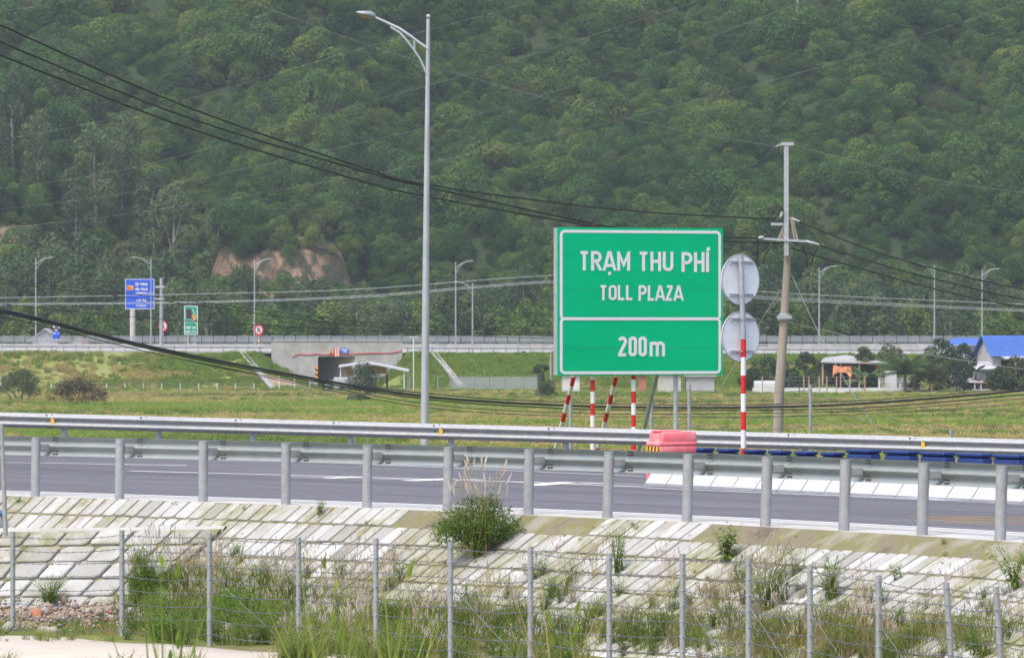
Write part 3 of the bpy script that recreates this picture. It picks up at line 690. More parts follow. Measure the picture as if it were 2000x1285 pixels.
def frame_ring(mb, u0, u1, v0, v1, r, t, T, w0, d):
    o = rrect(u0, u1, v0, v1, r); i_ = rrect(u0+t, u1-t, v0+t, v1-t, max(.01, r-t)); n = len(o)
    vs = [T(*p, w0) for p in o]+[T(*p, w0) for p in i_]+[T(*p, w0+d) for p in o]
    mb.add(vs, [(k, (k+1) % n, n+(k+1) % n, n+k) for k in range(n)]+[(2*n+k, 2*n+(k+1) % n, (k+1) % n, k) for k in range(n)], False)

# ---------------------------------------------------------------- toll plaza board
SL, SR = W(1089, 590, 135.4), W(1412, 590, 136.95); su = SR-SL; su.z = 0; SW = su.length; su.normalize()
sn = Vector((su.y, -su.x, 0))                 # towards the viewer
SH0, SH1 = zw(733, 136), zw(445, 136)
def ST(u, v, w_): q = SL+su*u-sn*w_; return Vector((q.x, q.y, v))
def su_(px):                                  # photo column -> distance along the board
    k = (px-CX)/F; return (k*SL.y-SL.x)/(su.x-k*su.y)
def sv_(py, px=1250): D = SL.y+su.y*su_(px); return zw(py, D)
sign = thing('toll_plaza_sign', (SL+su*SW/2).xy.to_3d()+Vector((0, 0, 4.2)), 'large green board reading TRẠM THU PHÍ, TOLL PLAZA, 200m on striped posts', 'road sign')
a = MB(); a.mat(0).prism([(0, SH0), (SW, SH0), (SW, SH1), (0, SH1)], ST, .02)
b_ = a.build('panel', M['green_sign'], sign)
bo = MB(); tB = 5.6/94; uL, uR = su_(1093.5), su_(1408); vT, vB = sv_(450), sv_(730.5)
vm0, vm1 = sv_(624), sv_(629.5)
# border: one outline for each of the two fields (sharing the divider)
frame_ring(bo, uL, uR, vm0-.02, vT, .11, tB, ST, -.006, .006); frame_ring(bo, uL, uR, vB, vm0+.045, .11, tB, ST, -.009, .009)
bo.build('border', M['letter'], sign)
le = MB()
def mword(t, x0, x1, y0, y1, **k): word(le, t, su_(x0), su_(x1), sv_(y1), sv_(y0), ST, -.006, .0015, **k)
mword('TRẠM', 1131, 1230.5, 491, 529); mword('THU', 1246.5, 1315, 491.5, 529.5); mword('PHÍ', 1331, 1384.5, 492, 531)
le.build('lettering', M['letter'], sign); le = MB()
mword('TOLL', 1170.5, 1236, 557, 586.5); mword('PLAZA', 1247, 1334, 557, 587.5)
le.build('lettering', M['letter'], sign); le = MB()
mword('200', 1207, 1263, 657, 696); mword('m', 1268.5, 1298.5, 657, 696)
le.build('lettering', M['letter'], sign)
sm_ = MB()
for z_ in (sv_(500), sv_(566), sv_(618), sv_(680)): sm_.prism([(.08, z_), (SW-.06, z_), (SW-.06, z_+.007), (.08, z_+.007)], lambda u, v, w_: ST(u, v, -.002+w_), .002)
sm_.build('panel_seam', M['green_far'], sign)
fr = MB(); fr.mat(0).prism([(0, SH0+.01), (.06, SH0+.01), (.06, SH1-.01), (0, SH1-.01)], lambda u, v, w_: ST(u-.002, v, .022+w_), .17)
fr.prism([(SW-.06, SH0+.01), (SW, SH0+.01), (SW, SH1-.01), (SW-.06, SH1-.01)], lambda u, v, w_: ST(u, v, .022+w_), .17)
for k in range(5): v = SH0+.15+(SH1-SH0-.3)*k/4; fr.prism([(.065, v-.03), (SW-.065, v-.03), (SW-.065, v+.03), (.065, v+.03)], lambda u, vv, w_: ST(u, vv, .024+w_), .07)
fr.build('back_frame', M['galv_dull'], sign)
def verge_z(y_over): return 4.3-.35*y_over
def striped(mb, a, b, r, seg, start=0, n=12, top_plain=0):
    a = Vector(a); b = Vector(b); L = (b-a).length; d = (b-a)/L; z = 0; k = start
    while z < L-1e-4:
        e = min(L, z+seg); mb.mat(k % 2); mb.tube([a+d*z, a+d*e], r, n, cap=False); z = e; k += 1
    mb.mat((k-1) % 2).tube([b-d*.002, b+d*.004], r*.999, n)
for i, (pt, bt_, tb_) in enumerate(((1163, 1120, 1085), (1243, 1203, 1168), (1325, 1282, 1248))):
    u = su_(pt); q = ST(u, 0, .14); pb = MB(); lo = 3.9
    if i < 2: striped(pb, (q.x, q.y, lo), (q.x, q.y, SH0+.55), .048, .245, 1 if i == 0 else 0)
    else: pb.mat(2).tube([(q.x, q.y, lo), (q.x, q.y, SH1-.2)], .048, 12)
    pb.build('post', [M['red'], M['white'], M['galv_dull']], sign)
    # brace runs from high on the back of the board down to the ground behind
    d0 = W(bt_, 738, 137.0); d1 = W(tb_, 877, 138.2); e1 = d1+(d1-d0)*.35; e0 = d0+(d0-d1)*.3
    bb = MB()
    if i < 2: striped(bb, e1, e0, .046, .245, 0)
    else: bb.mat(2).tube([e1, e0], .046, 12)
    bb.build('brace', [M['red'], M['white'], M['galv_dull']], sign)
rg_ = MB(); rg_.mat(0)
for px in (1165, 1322):
    u = su_(px); rg_.tube([ST(u+.05*math.cos(a_), SH1+.035+.045*math.sin(a_), .08) for a_ in [R(20*k) for k in range(-2, 12)]], .008, 6)
rg_.build('lifting_eye', M['rust'], sign)

# ---------------------------------------------------------------- near lamp
lx = lambda py: 834.5-(py-30)*(834.5-829)/835*-1*0
D_ = 141.0; lamp_base = W(829, 905, D_); lamp = thing('street_lamp', (lamp_base.x, D_, lamp_base.z), 'tall grey street lamp with a single curved arm behind the far guard rail', 'street lamp', None)
lb = MB().mat(0, True); lb.tube([lamp_base, W(832, 500, D_), W(836.5, 38, D_)], [.093, .070, .040], 16); lb.build('pole', M['lamp_pole'], lamp)
ar = MB().mat(0, True); q = lambda *L: [W(x, y, D_-.02) for x, y in L]
ar.tube(q((837, 97), (820, 85), (800, 70), (780, 56.5), (760, 47), (745, 40), (731, 34)), [.033, .033, .033, .033, .032, .03, .03], 10); ar.build('arm', M['lamp_pole'], lamp)
br = MB().mat(0, True); br.tube(q((836, 152), (828, 132), (818, 112), (808, 98), (795, 80), (780, 64), (762, 53)), .024, 8); br.tube(q((809.5, 78), (809.5, 99)), .023, 8); br.build('arm_brace', M['lamp_pole'], lamp)
he = MB().mat(0, True); A_, B_ = W(733, 33, D_-.02), W(695, 26, D_-.12); ax = (B_-A_).normalized(); sd2 = Vector((0, 1, 0)); upv = ax.cross(sd2)*-1
if upv.z < 0: upv = -upv
he.loft([[A_+ax*(B_-A_).length*k+sd2*(hw*math.cos(a_))+upv*((ht if math.sin(a_) > 0 else hb_)*math.sin(a_)+oz) for a_ in [2*math.pi*j/14 for j in range(14)]] for k, hw, ht, hb_, oz in ((0, .05, .05, .05, 0), (.1, .08, .07, .06, .01), (.3, .15, .085, .055, .015), (.6, .17, .07, .05, .01), (.85, .13, .045, .03, .01), (1, .04, .015, .01, .015))])
hd = he.build('lamp_head', M['galv'], lamp)
gl = MB().mat(0, True); gl.loft([[A_.lerp(B_, k)+sd2*(hw*math.cos(a_))+upv*(-.05+.022*math.sin(a_)) for a_ in [2*math.pi*j/12 for j in range(12)]] for k, hw in ((.2, .08), (.45, .12), (.75, .1))]); gl.build('lens', M['tan'], hd)
cpm = MB().mat(0, True); c_ = W(836.7, 33, D_); cpm.ball(c_, .052); cpm.tube([c_-Vector((0, 0, .09)), c_], .03, 10); cpm.build('cap', M['galv'], lamp)

# ---------------------------------------------------------------- guard rails
def wprof(z0, h=.30, d=.085):
    """w-beam section from the top down: (offset towards the traffic, z)"""
    full = [(d*math.sin(math.pi*2*min(f, 1-f))**1.35 if 0 < f < 1 else 0, -h*f) for f in [k/20 for k in range(21)]]
    full = [(.004 if k in (0, 20) else o, z) for k, (o, z) in enumerate(full)]
    return [(o, z0+z) for o, z in full]
def beam(mb, P, Nn, T_, tops, d=.085, h=.312):
    """P points, Nn outward normals; the section swept along"""
    rings = []
    for p, n, z in zip(P, Nn, tops): rings.append([Vector((p.x, p.y, 0))+n*o+Vector((0, 0, zz)) for o, zz in wprof(z, h, d)])
    back = [[v-n*.006+Vector((0, 0, -.0)) for v in rg_] for rg_, n in zip(rings, Nn)]
    mb.loft(rings, closed=False); mb.loft([list(reversed(b)) for b in back], closed=False)
    mb.add([v for a, b in zip(rings, back) for v in (a[0], b[0])], [(2*i, 2*i+1, 2*i+3, 2*i+2) for i in range(len(rings)-1)], False)
post_top = lambda i: (852, 859, 861, 866, 871, 875, 879, 882, 886, 892, 898, 906, 909)[i]
TOPZ = 5.79
rail = thing('guard_rail', path(12)+Vector((0, 0, ZN)), 'near galvanised guard rail on round posts above the stone slope', 'guard rail')
S_ = [-12+.5*i for i in range(95)]
bm_ = MB().mat(0, True); beam(bm_, [path(s)+nrm(s)*.20 for s in S_], [nrm(s) for s in S_], None, [TOPZ+.015 for s in S_], .065, .285); bm_.build('beam', M['galv_old'], rail)
rj = random.Random(2)
for k in range(-5, 18):                      # lapped beam ends at every post
    q_ = [k*2.0+x for x in (.10, .20, .30, .40)]; jm = MB().mat(0, True); beam(jm, [path(s)+nrm(s)*.194 for s in q_], [nrm(s) for s in q_], None, [TOPZ+.018]*4, .067, .291); jm.build('lap_joint', M['galv_old'], rail)
for k in range(-5, 18):
    s = k*2.0; p = path(s); n = nrm(s); lean = n*-.035*(1 if k > 6 else .5)+Vector((rj.uniform(-.014, .014), rj.uniform(-.02, .02), 0))
    pm = MB().mat(0, True); pm.tube([Vector((p.x, p.y, ZN-.30))+lean, Vector((p.x, p.y, TOPZ-.012))], .068, 18); pm.tube([Vector((p.x, p.y, TOPZ-.012)), Vector((p.x, p.y, TOPZ+.003))], .072, 18); pm.build('post', M['galv'], rail)
    t = Vector((n.y, -n.x, 0)); bk = MB(); c = p+n*.125+Vector((0, 0, TOPZ-.14))+t*.02
    Mx = Matrix((t, n, Vector((0, 0, 1)))).transposed(); bk.box(c, (.10, .15, .085), Mx); bk.build('block', M['galv'], rail)
    bl = MB()
    for dt_ in (-.17, -.24):
        for dz in (-.022, -.062, -.222, -.262): bl.tube([p+n*.185-t*dt_+Vector((0, 0, TOPZ+.02+dz)), p+n*.215-t*dt_+Vector((0, 0, TOPZ+.02+dz))], .011, 6)
    bl.tube([p-n*.07+Vector((0, 0, TOPZ-.14))-t*.0, p+n*.19+Vector((0, 0, TOPZ-.14))], .010, 6)
    bl.build('bolts', M['bolt'], rail)
FP = [118, 302, 487, 678, 874, 1098, 1332, 1566, 1803, 2042, 2280]; FP = [-620, -434, -250, -66]+FP+[2520]
frail = thing('guard_rail', far_pt(1000, -.7), 'guard rail across the road, its smooth beam carrying yellow reflectors', 'guard rail')
fpx = [-900+60*i for i in range(66)]; P_ = [far_pt(x) for x in fpx]; fn = Vector((P_[1].y-P_[0].y, -(P_[1].x-P_[0].x), 0)).normalized(); fn = fn if fn.y < 0 else -fn
fb = MB().mat(0, True); beam(fb, P_, [fn]*len(P_), None, [p.z for p in P_], .085, .315); fb.build('beam', M['galv'], frail)
fbolt = MB()
for x in FP:
    p = far_pt(x); pm = MB().mat(0, True); pm.tube([p-fn*.19+Vector((0, 0, -1.25)), p-fn*.19+Vector((0, 0, -.02))], .066, 14); pm.build('post', M['galv_dull'], frail)
    q = far_pt(x-24)
    for dx in (0, .12):
        for dz in (-.03, -.155, -.16-.12): fbolt.tube([q+Vector((dx, 0, dz))+fn*.02, q+Vector((dx, 0, dz))+fn*(.10 if abs(dz+.155) > .02 else .012)], .012, 6)
fbolt.build('bolts', M['bolt'], frail)
for x in (-660, 103, 861, 1802, 2700):
    p = far_pt(x, -.155); rf = MB(); rf.prism([(0, .075), (.075, .04), (.075, -.05), (0, -.085)], lambda u, v, w_: p+Vector((u, 0, v))+fn*(.085-w_*.4+u*.2), .03); rf.build('reflector', M['yellow'], frail)

# ---------------------------------------------------------------- round signs seen from the back
def down(px, D):
    v = W(px, HY, D); h = RB.ray_cast(Vector((v.x, v.y, 30)), Vector((0, 0, -1))); return h[0]
D_ = 112.5; bp_ = down(1452, D_); rs = thing('road_sign', bp_, 'pair of round traffic signs seen from behind on one red-and-white post', 'road sign')
pm = MB(); topz = zw(500, D_); striped(pm, bp_, (bp_.x, bp_.y, zw(662, D_)), .045, .312, 1)
k_ = int((zw(662, D_)-bp_.z)/.312); pm.mat(2, True).tube([(bp_.x, bp_.y, zw(662, D_)), (bp_.x-.045, bp_.y, topz)], .046, 14); pm.build('post', [M['red'], M['white'], M['galv_dull']], rs)
yw = R(40)                                    # plane turned about the vertical
du = Vector((math.cos(yw), math.sin(yw), 0)); dnn = Vector((-math.sin(yw), math.cos(yw), 0))
for cy, px in ((546, 1446.5), (657, 1447)):
    c = W(px, cy, D_)+Vector((0, .09, 0)); dm = MB().mat(0, False)
    circ = [2*math.pi*j/40 for j in range(40)]; rr = .435
    dm.loft([[c+du*rr*k*math.cos(a_)+Vector((0, 0, rr*k*math.sin(a_)))+dnn*o for a_ in circ] for k, o in ((.97, 0), (1, .004), (1, .018), (.97, .022))], smooth=False); dd_ = dm.build('disc', M['disc_back'], rs)
    rm = MB().mat(0, True); rm.tube([c+du*rr*1.0*math.cos(a_)+Vector((0, 0, rr*1.0*math.sin(a_)))-dnn*.002 for a_ in circ+[0]], .009, 6, False); rm.build('rim', M['galv'], dd_)
    for dz in (.30, -.26):
        bk = MB(); q = c+Vector((0, 0, dz)); bk.bar(q-du*.27-dnn*.02, q+du*.27-dnn*.02, .03, .035); bk.bar(q-du*.27-dnn*.02, q-du*.27-dnn*.045+Vector((0, 0, -.04)), .02); bk.bar(q+du*.27-dnn*.02, q+du*.27-dnn*.045+Vector((0, 0, -.04)), .02)
        bk.tube([Vector((q.x+.0, q.y-.16, q.z)), Vector((q.x+.02, q.y-.12, q.z))], .015, 6); bk.build('bracket', M['galv_dull'], rs)

# ---------------------------------------------------------------- red water barrier
D_ = 110.0; pb_ = down(1306, D_); pb_.y += .1
pk = thing('water_barrier', pb_, 'faded red plastic barrier with a black and yellow striped end, before the white units', 'road barrier')
yw = R(31); Mz = Matrix.Rotation(yw, 3, 'Z')
def lp(x, y, z): return Vector(pb_)+Mz @ Vector((x, y, z))
Wd, Dp, Hh = .74, .46, .93
m_ = MB().mat(0, True); m_.bevbox(lp(.06, 0, .13), (Wd, Dp, .20), .03, 2, Mz); m_.bevbox(lp(.06, 0, .40), (Wd*.95, Dp*.93, .38), .025, 2, Mz, 0.0); m_.bevbox(lp(.06, 0, .605), (Wd*.98, Dp*.98, .13), .025, 2, Mz); m_.build('body', M['pink'], pk)
m_ = MB().mat(0, True); m_.bevbox(lp(.06, 0, .70), (Wd*1.0, Dp*1.0, .075), .025, 2, Mz); m_.bevbox(lp(.09, 0, .80), (Wd*.97, Dp*.97, .22), .05, 3, Mz, .03); cap_ = m_.build('lid', M['pink'], pk)
m_ = MB().mat(0, True); m_.bevbox(lp(-.06, -.02, .915), (.42, .26, .035), .015, 2, Mz); m_.build('filler_cap', M['pink'], cap_)
for z0, z1 in ((.2, .66),):
    m_ = MB(); xx = .06-Wd*.98/2-.012
    n = 6
    for k in range(-2, n+2):
        for c_i, (a0, a1) in enumerate(((0, .5), (.5, 1))):
            y0, y1 = -Dp*.44+(k+a0)*Dp*.88/n*1.6, -Dp*.44+(k+a1)*Dp*.88/n*1.6; lo, hi = -Dp*.44, Dp*.44
            sh_ = .10; poly = [(y0, z0), (y1, z0), (y1+sh_, z1), (y0+sh_, z1)]
            poly = [(min(hi, max(lo, y)), z) for y, z in poly]
            if poly[1][0]-poly[0][0] < .002 and poly[2][0]-poly[3][0] < .002: continue
            m_.mat(c_i).add([lp(xx, -y, z) for y, z in poly], [(0, 1, 2, 3)], False)
    m_.build('hazard_panel', [M['yellow'], M['black']], pk)
    m_ = MB(); yy = -Dp*.93/2-.006
    for k in range(3):
        for c_i, (a0, a1) in enumerate(((0, .5), (.5, 1))): m_.mat(c_i).add([lp(.06-Wd*.47+(k+a)*.11+(0 if z == z0 else -.06*0), yy, z) for a, z in ((a0, z0), (a1, z0), (a1, z1-.02), (a0, z1-.02))], [(0, 1, 2, 3)], False)
    m_.build('hazard_panel', [M['yellow'], M['black']], pk)

# ---------------------------------------------------------------- blue barriers with white skirts
A0, A1 = down(1311, 109.3), down(2026, 99.3); dirx = (A1-A0).normalized(); back = Vector((-dirx.y, dirx.x, 0)).normalized(); pitch_n = 15.4
step = (A1-A0)/pitch_n; sl = step.length
def unit(label, group, p, wid=1.0, skirt=True, hgt=.6):
    o = thing('traffic_barrier', p, label, 'road barrier', group); u = dirx; b = back
    q = lambda x, y, z: Vector(p)+u*x+b*y+Vector((0, 0, z)); w2 = sl*wid/2-.008
    tb = MB().mat(0, True); Mx = Matrix((u, b, Vector((0, 0, 1)))).transposed()
    if skirt:
        sk = MB().mat(0, False); th = .02
        sk.prism([(-w2, .05), (w2-.012, .05), (w2-.012, .36), (-w2, .36)], lambda x, z, d: q(x, -.30+.75*(z-.05)+d*.9, z), th); sk.build('skirt', M['white_sheet'], o)
        ft = MB().mat(0, False); ft.box(q(0, -.30, .02), (w2*2, .05, .05), Mx)
        for xx in (-w2, w2-.01): ft.add([q(xx, -.27, .04), q(xx, .0, .04), q(xx, .0, .33), q(xx+.006, -.27, .04), q(xx+.006, .0, .04), q(xx+.006, .0, .33)], [(0, 1, 2), (3, 5, 4), (0, 2, 5, 3)], False)
        ft.build('foot_frame', M['galv_dull'], o)
        tb.bevbox(q(0, .12, .29), (w2*2, .26, .46), .03, 2, Mx, .08); tb.bevbox(q(0, .12, .535), (w2*2.0, .28, .045), .018, 2, Mx)
    else:
        tb.bevbox(q(0, 0, hgt/2-.02), (w2*1.86, .26, hgt-.06), .05, 3, Mx, .08)
    tb.build('block', M['blue_plastic'], o)
    if not skirt:
        ld = MB().mat(0, True); ld.bevbox(q(0, -.01, hgt-.02), (w2*1.76, .25, .06), .025, 3, Mx); ld.build('lid', M['blue_plastic'], o)
    return o
u0 = unit('blue topped barrier with a tilted white skirt, in the front row along the lane', 'front row of blue barriers with white skirts', A0, 1.0)
for k in range(1, 21):
    p = A0+step*k; h = RB.ray_cast(p+Vector((0, 0, 5)), Vector((0, 0, -1))); p.z = h[0].z if h[0] else p.z; copy_tree(u0, None, p)
def backrow(xs, wid, D0, D1, lab, grp):
    first = None
    for x in xs:
        D = lerp(D0, D1, (x-1280)/720); p = down(x, D)
        if first is None: first = unit(lab, grp, p, wid, False, .60 if wid < 1 else .665)
        else: copy_tree(first, None, p)
backrow([1296, 1334, 1374, 1422, 1475, 1524, 1575, 1627], .68, 114.5, 106.0, 'narrow plain blue barrier standing behind the white skirted row', 'narrow blue barriers of the rear row')
backrow([1687, 1761, 1832, 1904, 1975, 2048, 2120], 1.22, 114.5, 106.0, 'wide plain blue barrier standing behind the white skirted row, towards the open road', 'wide blue barriers of the rear row')

# ---------------------------------------------------------------- barbed wire fence in front
FPX = [(25, 1038, 84.0), (238, 1035, 82.4), (409, 1040, 81.0), (583, 1049, 79.4), (734, 1051, 78.0), (880, 1059, 76.5), (1036, 1067, 75.0), (1190, 1080, 73.5), (1333, 1081, 72.2), (1462, 1090, 71.0), (1582, 1104, 69.8), (1716, 1123, 68.6), (1848, 1137, 67.4), (1945, 1145, 66.3)]
FPX = [(-190, 1040, 85.6)]+FPX+[(2080, 1160, 65.0)]
TP = [W(*q) for q in FPX]; fence = thing('barbed_wire_fence', (TP[7].x, TP[7].y, 3.4), 'barbed wire fence on thin grey posts in the weeds nearest the viewer', 'fence')
rr_ = random.Random(9); tops = []
for i, t in enumerate(TP):
    gz = bench_z(t.x, t.y)-.15; lean = Vector((.0, 0, 0)) if i < 13 else Vector((.10, 0, 0))
    pm = MB().mat(0, True); pm.tube([Vector((t.x, t.y, gz))+lean, t], .032, 10); pm.mat(1, True)
    for k in range(9): z = t.z-.06-k*.17; e = lean*((t.z-z)/(t.z-gz)); pm.tube([Vector((t.x, t.y, z-.008))+e, Vector((t.x, t.y, z+.008))+e], .036, 8)
    pm.build('post', [M['galv'], M['galv_dull']], fence)
for k in range(9):
    wm = MB().mat(0, True)
    for a, b in zip(TP, TP[1:]):
        a = a+Vector((0, -.035, -.06-k*.17)); b = b+Vector((0, -.035, -.06-k*.17)); sag = rr_.uniform(.01, .05); L = (b-a).length
        wm.tube([a.lerp(b, j/10)+Vector((0, 0, -sag*4*(j/10)*(1-j/10))) for j in range(11)], .0042, 4, False)
        nb = int(L/.13)
        for j in range(1, nb):
            f_ = j/nb; p = a.lerp(b, f_)+Vector((0, 0, -sag*4*f_*(1-f_)))
            wm.tube([p+Vector((rr_.uniform(-.016, .016), 0, .02)), p-Vector((rr_.uniform(-.016, .016), 0, .02))], .0036, 3, False)
    wm.build('barbed_wire', M['barbed'], fence)
dg_ = MB().mat(0, True)
for i in (3, 6, 9, 10, 11, 12): dg_.tube([TP[i]+Vector((0, -.03, -.5)), TP[i]+(TP[i+1]-TP[i])*.75+Vector((0, -.03, -1.2))], .0045, 4, False)
dg_.build('stay_wire', M['barbed'], fence)
# lone post at the left end of the guard rail
lp_ = W(11, 990, 92.0); solo(MB().mat(0, True).tube([Vector((lp_.x, lp_.y, lp_.z-.4)), W(3, 828, 92.0)], [.034, .026], 10), 'fence_post', M['galv'], lp_, 'lone leaning grey fence post standing in front of the guard rail', 'fence post')

# second barbed fence behind the far rail
fpost = [(1114, 776, 141), (1272, 780, 143), (1346, 750, 148), (1583, 752, 152), (1857, 838, 170), (2060, 842, 175)]
T2 = [W(*q) for q in fpost]; f2 = thing('barbed_wire_fence', (T2[2].x, T2[2].y, 3.0), 'sparse barbed wire fence behind the toll plaza sign', 'fence')
for t in T2: MB().mat(0, True).tube([(t.x, t.y, 1.2), t], .040 if t.y < 165 else .05, 10).build('post', M['galv'], f2)
for k in range(5):
    wm = MB().mat(0, True)
    for a, b in zip(T2[1:], T2[2:]): wm.tube([a+Vector((0, -.05, -.15-k*.28)), (a+b)/2+Vector((0, -.05, -.22-k*.28)), b+Vector((0, -.05, -.12-k*.28))], .006, 4, False)
    wm.build('barbed_wire', M['barbed'], f2)

# ---------------------------------------------------------------- utility pole with its fittings
D_ = 220.0; PB = Vector((xw(1519, D_), D_, 0.0)); Q = lambda x, y, d=0: W(x, y, D_+d)
up = thing('utility_pole', PB, 'leaning concrete utility pole with a steel extension and wire fittings', 'utility pole')
MB().mat(0, True).tube([Vector((xw(1513, D_), D_, -.4)), Q(1521, 780), Q(1533, 600), Q(1541, 445)], [.20, .17, .14, .10], 14).build('shaft', M['concrete_pole'], up)
e_ = MB(); e_.box((Q(1536, 283)+Q(1534, 500))/2+Vector((0, -.26, 0)), (.15, .15, (500-283)*D_/F)); e_.box(Q(1537, 282)+Vector((0, -.26, 0)), (.42, .2, .11)); e_.bar(Q(1528, 281, -.26), Q(1515, 286, -.26), .05); e_.build('extension', M['galv_dull'], up)
ca_ = MB(); ca_.box(Q(1518, 438, -.2), (.42, .12, .09)); ca_.bar(Q(1486, 466, -.35), Q(1582, 472, -.35), .075, .075); ca_.build('crossarm', M['galv_dull'], up)
st_ = MB()
for a, b in (((1538, 425), (1521, 466)), ((1542, 425), (1527, 466)), ((1544, 424), (1552, 470)), ((1548, 424), (1558, 470))): st_.bar(Q(*a, -.2), Q(*b, -.25), .06, .06)
st_.build('bracket', M['concrete_pole'], up)
for a, b in (((1492, 463), (1480, 465)), ((1572, 471), (1600, 478)), ((1545, 427), (1562, 433)), ((1524, 425), (1529, 413)), ((1578, 472), (1588, 476))):
    MB().mat(0, True).tube([Q(*a, -.4), Q((a[0]+b[0])/2, (a[1]+b[1])/2, -.4), Q(*b, -.4)], [.03, .048, .025], 8).build('insulator', M['galv_dull'], up)
for pts in ([(1480, 467), (1480, 490), (1477, 512)], [(1512, 474), (1497, 493), (1489, 514)], [(1568, 483), (1575, 500), (1577, 524)], [(1598, 482), (1588, 500), (1583, 522)], [(1510, 420), (1508, 408), (1516, 402), (1526, 405), (1530, 413)]):
    MB().mat(0, True).tube([Q(*p, -.45) for p in pts], .03, 6).build('jumper_lead', M['cable'], up)
bd_ = MB().mat(0, True)
for y, x in ((614, 1532), (624, 1531)): bd_.tube([Q(x, y+2), Q(x, y-2)], .19, 12)
bd_.box(Q(1532, 619, -.2), (.5, .1, .12)); bd_.build('band', M['galv_dull'], up)

# ---------------------------------------------------------------- cables
def spline(P, n=10):
    out = []
    for i in range(len(P)-1):
        p0, p1, p2, p3 = P[max(i-1, 0)], P[i], P[i+1], P[min(i+2, len(P)-1)]
        for k in range(n):
            t = k/n; out.append(tuple(.5*((2*b)+(c-a)*t+(2*a-5*b+4*c-d)*t*t+(3*b-a-3*c+d)*t**3) for a, b, c, d in zip(p0, p1, p2, p3)))
    return out+[P[-1]]
def cable(pts, Df, r, label, cat='cable', group=None, mat='cable', name='overhead_cable'):
    P = [W(x, y, Df(x)) for x, y in spline(pts)]; mb = MB().mat(0, True); mb.tube(P, r, 6)
    return solo(mb, name, M[mat], P[len(P)//2], label, cat, group)
Dlow = lambda x: 127+.032*x
cable([(-300, 560), (0, 605), (270, 672), (560, 730), (830, 774), (1090, 791), (1300, 796), (1500, 795), (1700, 787), (2000, 762), (2300, 725)], Dlow, .034, 'thickest black cable of the sagging bundle, from the left edge down over the field')
G_ = 'black cables sagging low over the field'; lab = 'thin black cable sagging low over the field, below or beside the thick one'
for pts, r in (([(-300, 566), (0, 611), (110, 635), (300, 683), (560, 735), (830, 779), (1090, 797), (1300, 801), (1500, 800), (1700, 796), (2000, 770), (2300, 736)], .017),
               ([(-300, 566), (0, 609), (110, 633), (300, 680), (560, 731), (830, 768), (1090, 785), (1400, 791), (1700, 781), (2000, 757), (2300, 725)], .012),
               ([(-300, 585), (0, 619), (300, 690), (560, 741), (830, 788), (1090, 806), (1400, 808), (1700, 801), (2000, 778), (2300, 748)], .009),
               ([(300, 690), (560, 745), (830, 795), (1090, 812), (1400, 815), (1700, 808), (2000, 788), (2300, 757)], .009)):
    cable(pts, lambda x: 128+.032*x, r, lab, 'cable', G_)
# mid height thin dark lines to the left of the board
G2 = 'thin dark lines crossing in front of the far signs'; lab = 'thin dark line slanting across the far signs and trees on the left'
for pts in ([(-200, 530), (0, 547), (350, 585), (700, 628), (1083, 652), (1500, 668)], [(-200, 534), (0, 553), (350, 592), (700, 636), (1083, 657), (1500, 672)], [(-200, 575), (0, 594), (300, 622), (700, 645), (1083, 662), (1500, 676)]):
    cable(pts, lambda x: 260+.02*x, .013, lab, 'cable', G2)
lab = 'pale grey line rising gently to the right behind the striped posts and lamps'; G3 = 'pale grey lines over the far highway'
for pts in ([(-200, 588), (0, 582), (350, 575), (700, 565), (1083, 538), (1300, 545), (1480, 569), (2000, 594), (2300, 600)], [(-200, 600), (0, 593), (350, 590), (700, 578), (1083, 549), (1300, 560), (1480, 579), (2000, 605), (2300, 612)], [(-200, 603), (0, 596), (350, 592), (700, 581), (1083, 552), (1300, 563), (1480, 583), (2000, 608), (2300, 615)]):
    cable(pts, lambda x: 520, .021, lab, 'cable', G3, 'galv_dull')
lab = 'black cable strung from the upper left down to the utility pole'; G4 = 'three black cables reaching the utility pole from the left'
Dup = lambda x: 170+.0325*min(x, 1540)
cable([(-300, -85), (0, 49), (350, 203), (700, 325), (835, 361), (1200, 409), (1510, 428)], Dup, .028, lab, 'cable', G4)
cable([(-300, -45), (0, 82), (350, 224), (700, 332), (835, 366), (1180, 441), (1330, 461), (1480, 465)], Dup, .028, lab, 'cable', G4)
cable([(-300, -10), (0, 108), (350, 244), (700, 352), (835, 384), (1100, 432), (1300, 465), (1510, 474), (1580, 472)], Dup, .028, lab, 'cable', G4)
lab = 'black cable running down from the utility pole to the right edge'; G5 = 'three black cables leaving the utility pole to the right'
for pts in ([(1562, 433), (1700, 488), (1850, 531), (2000, 564), (2300, 606)], [(1602, 479), (1750, 525), (1880, 558), (2000, 584), (2300, 625)], [(1546, 485), (1700, 530), (1850, 570), (2000, 599), (2300, 637)]):
    cable(pts, lambda x: 220, .030, lab, 'cable', G5)
cable([(1515, 286), (1400, 268), (1300, 249), (1000, 175), (700, 82), (400, -30)], lambda x: 220, .0045, 'thin wire from the very top of the utility pole up to the left', 'wire', None, 'wire', 'overhead_wire')
cable([(1546, 283), (1650, 310), (1850, 355), (2000, 376), (2200, 395)], lambda x: 220, .0045, 'thin wire from the very top of the utility pole to the right edge', 'wire', None, 'wire', 'overhead_wire')
cable([(1534, 628), (1650, 655), (1800, 690), (2000, 721), (2200, 742)], lambda x: 221, .012, 'thin grey wire leaving the pole band towards the blue roofed house', 'wire', None, 'wire', 'overhead_wire')
cable([(1545, 535), (1620, 690), (1720, 855)], lambda x: 220-(x-1545)*.12, .010, 'straight grey guy wire from the utility pole down to the field on the right', 'guy wire', None, 'wire', 'guy_wire')
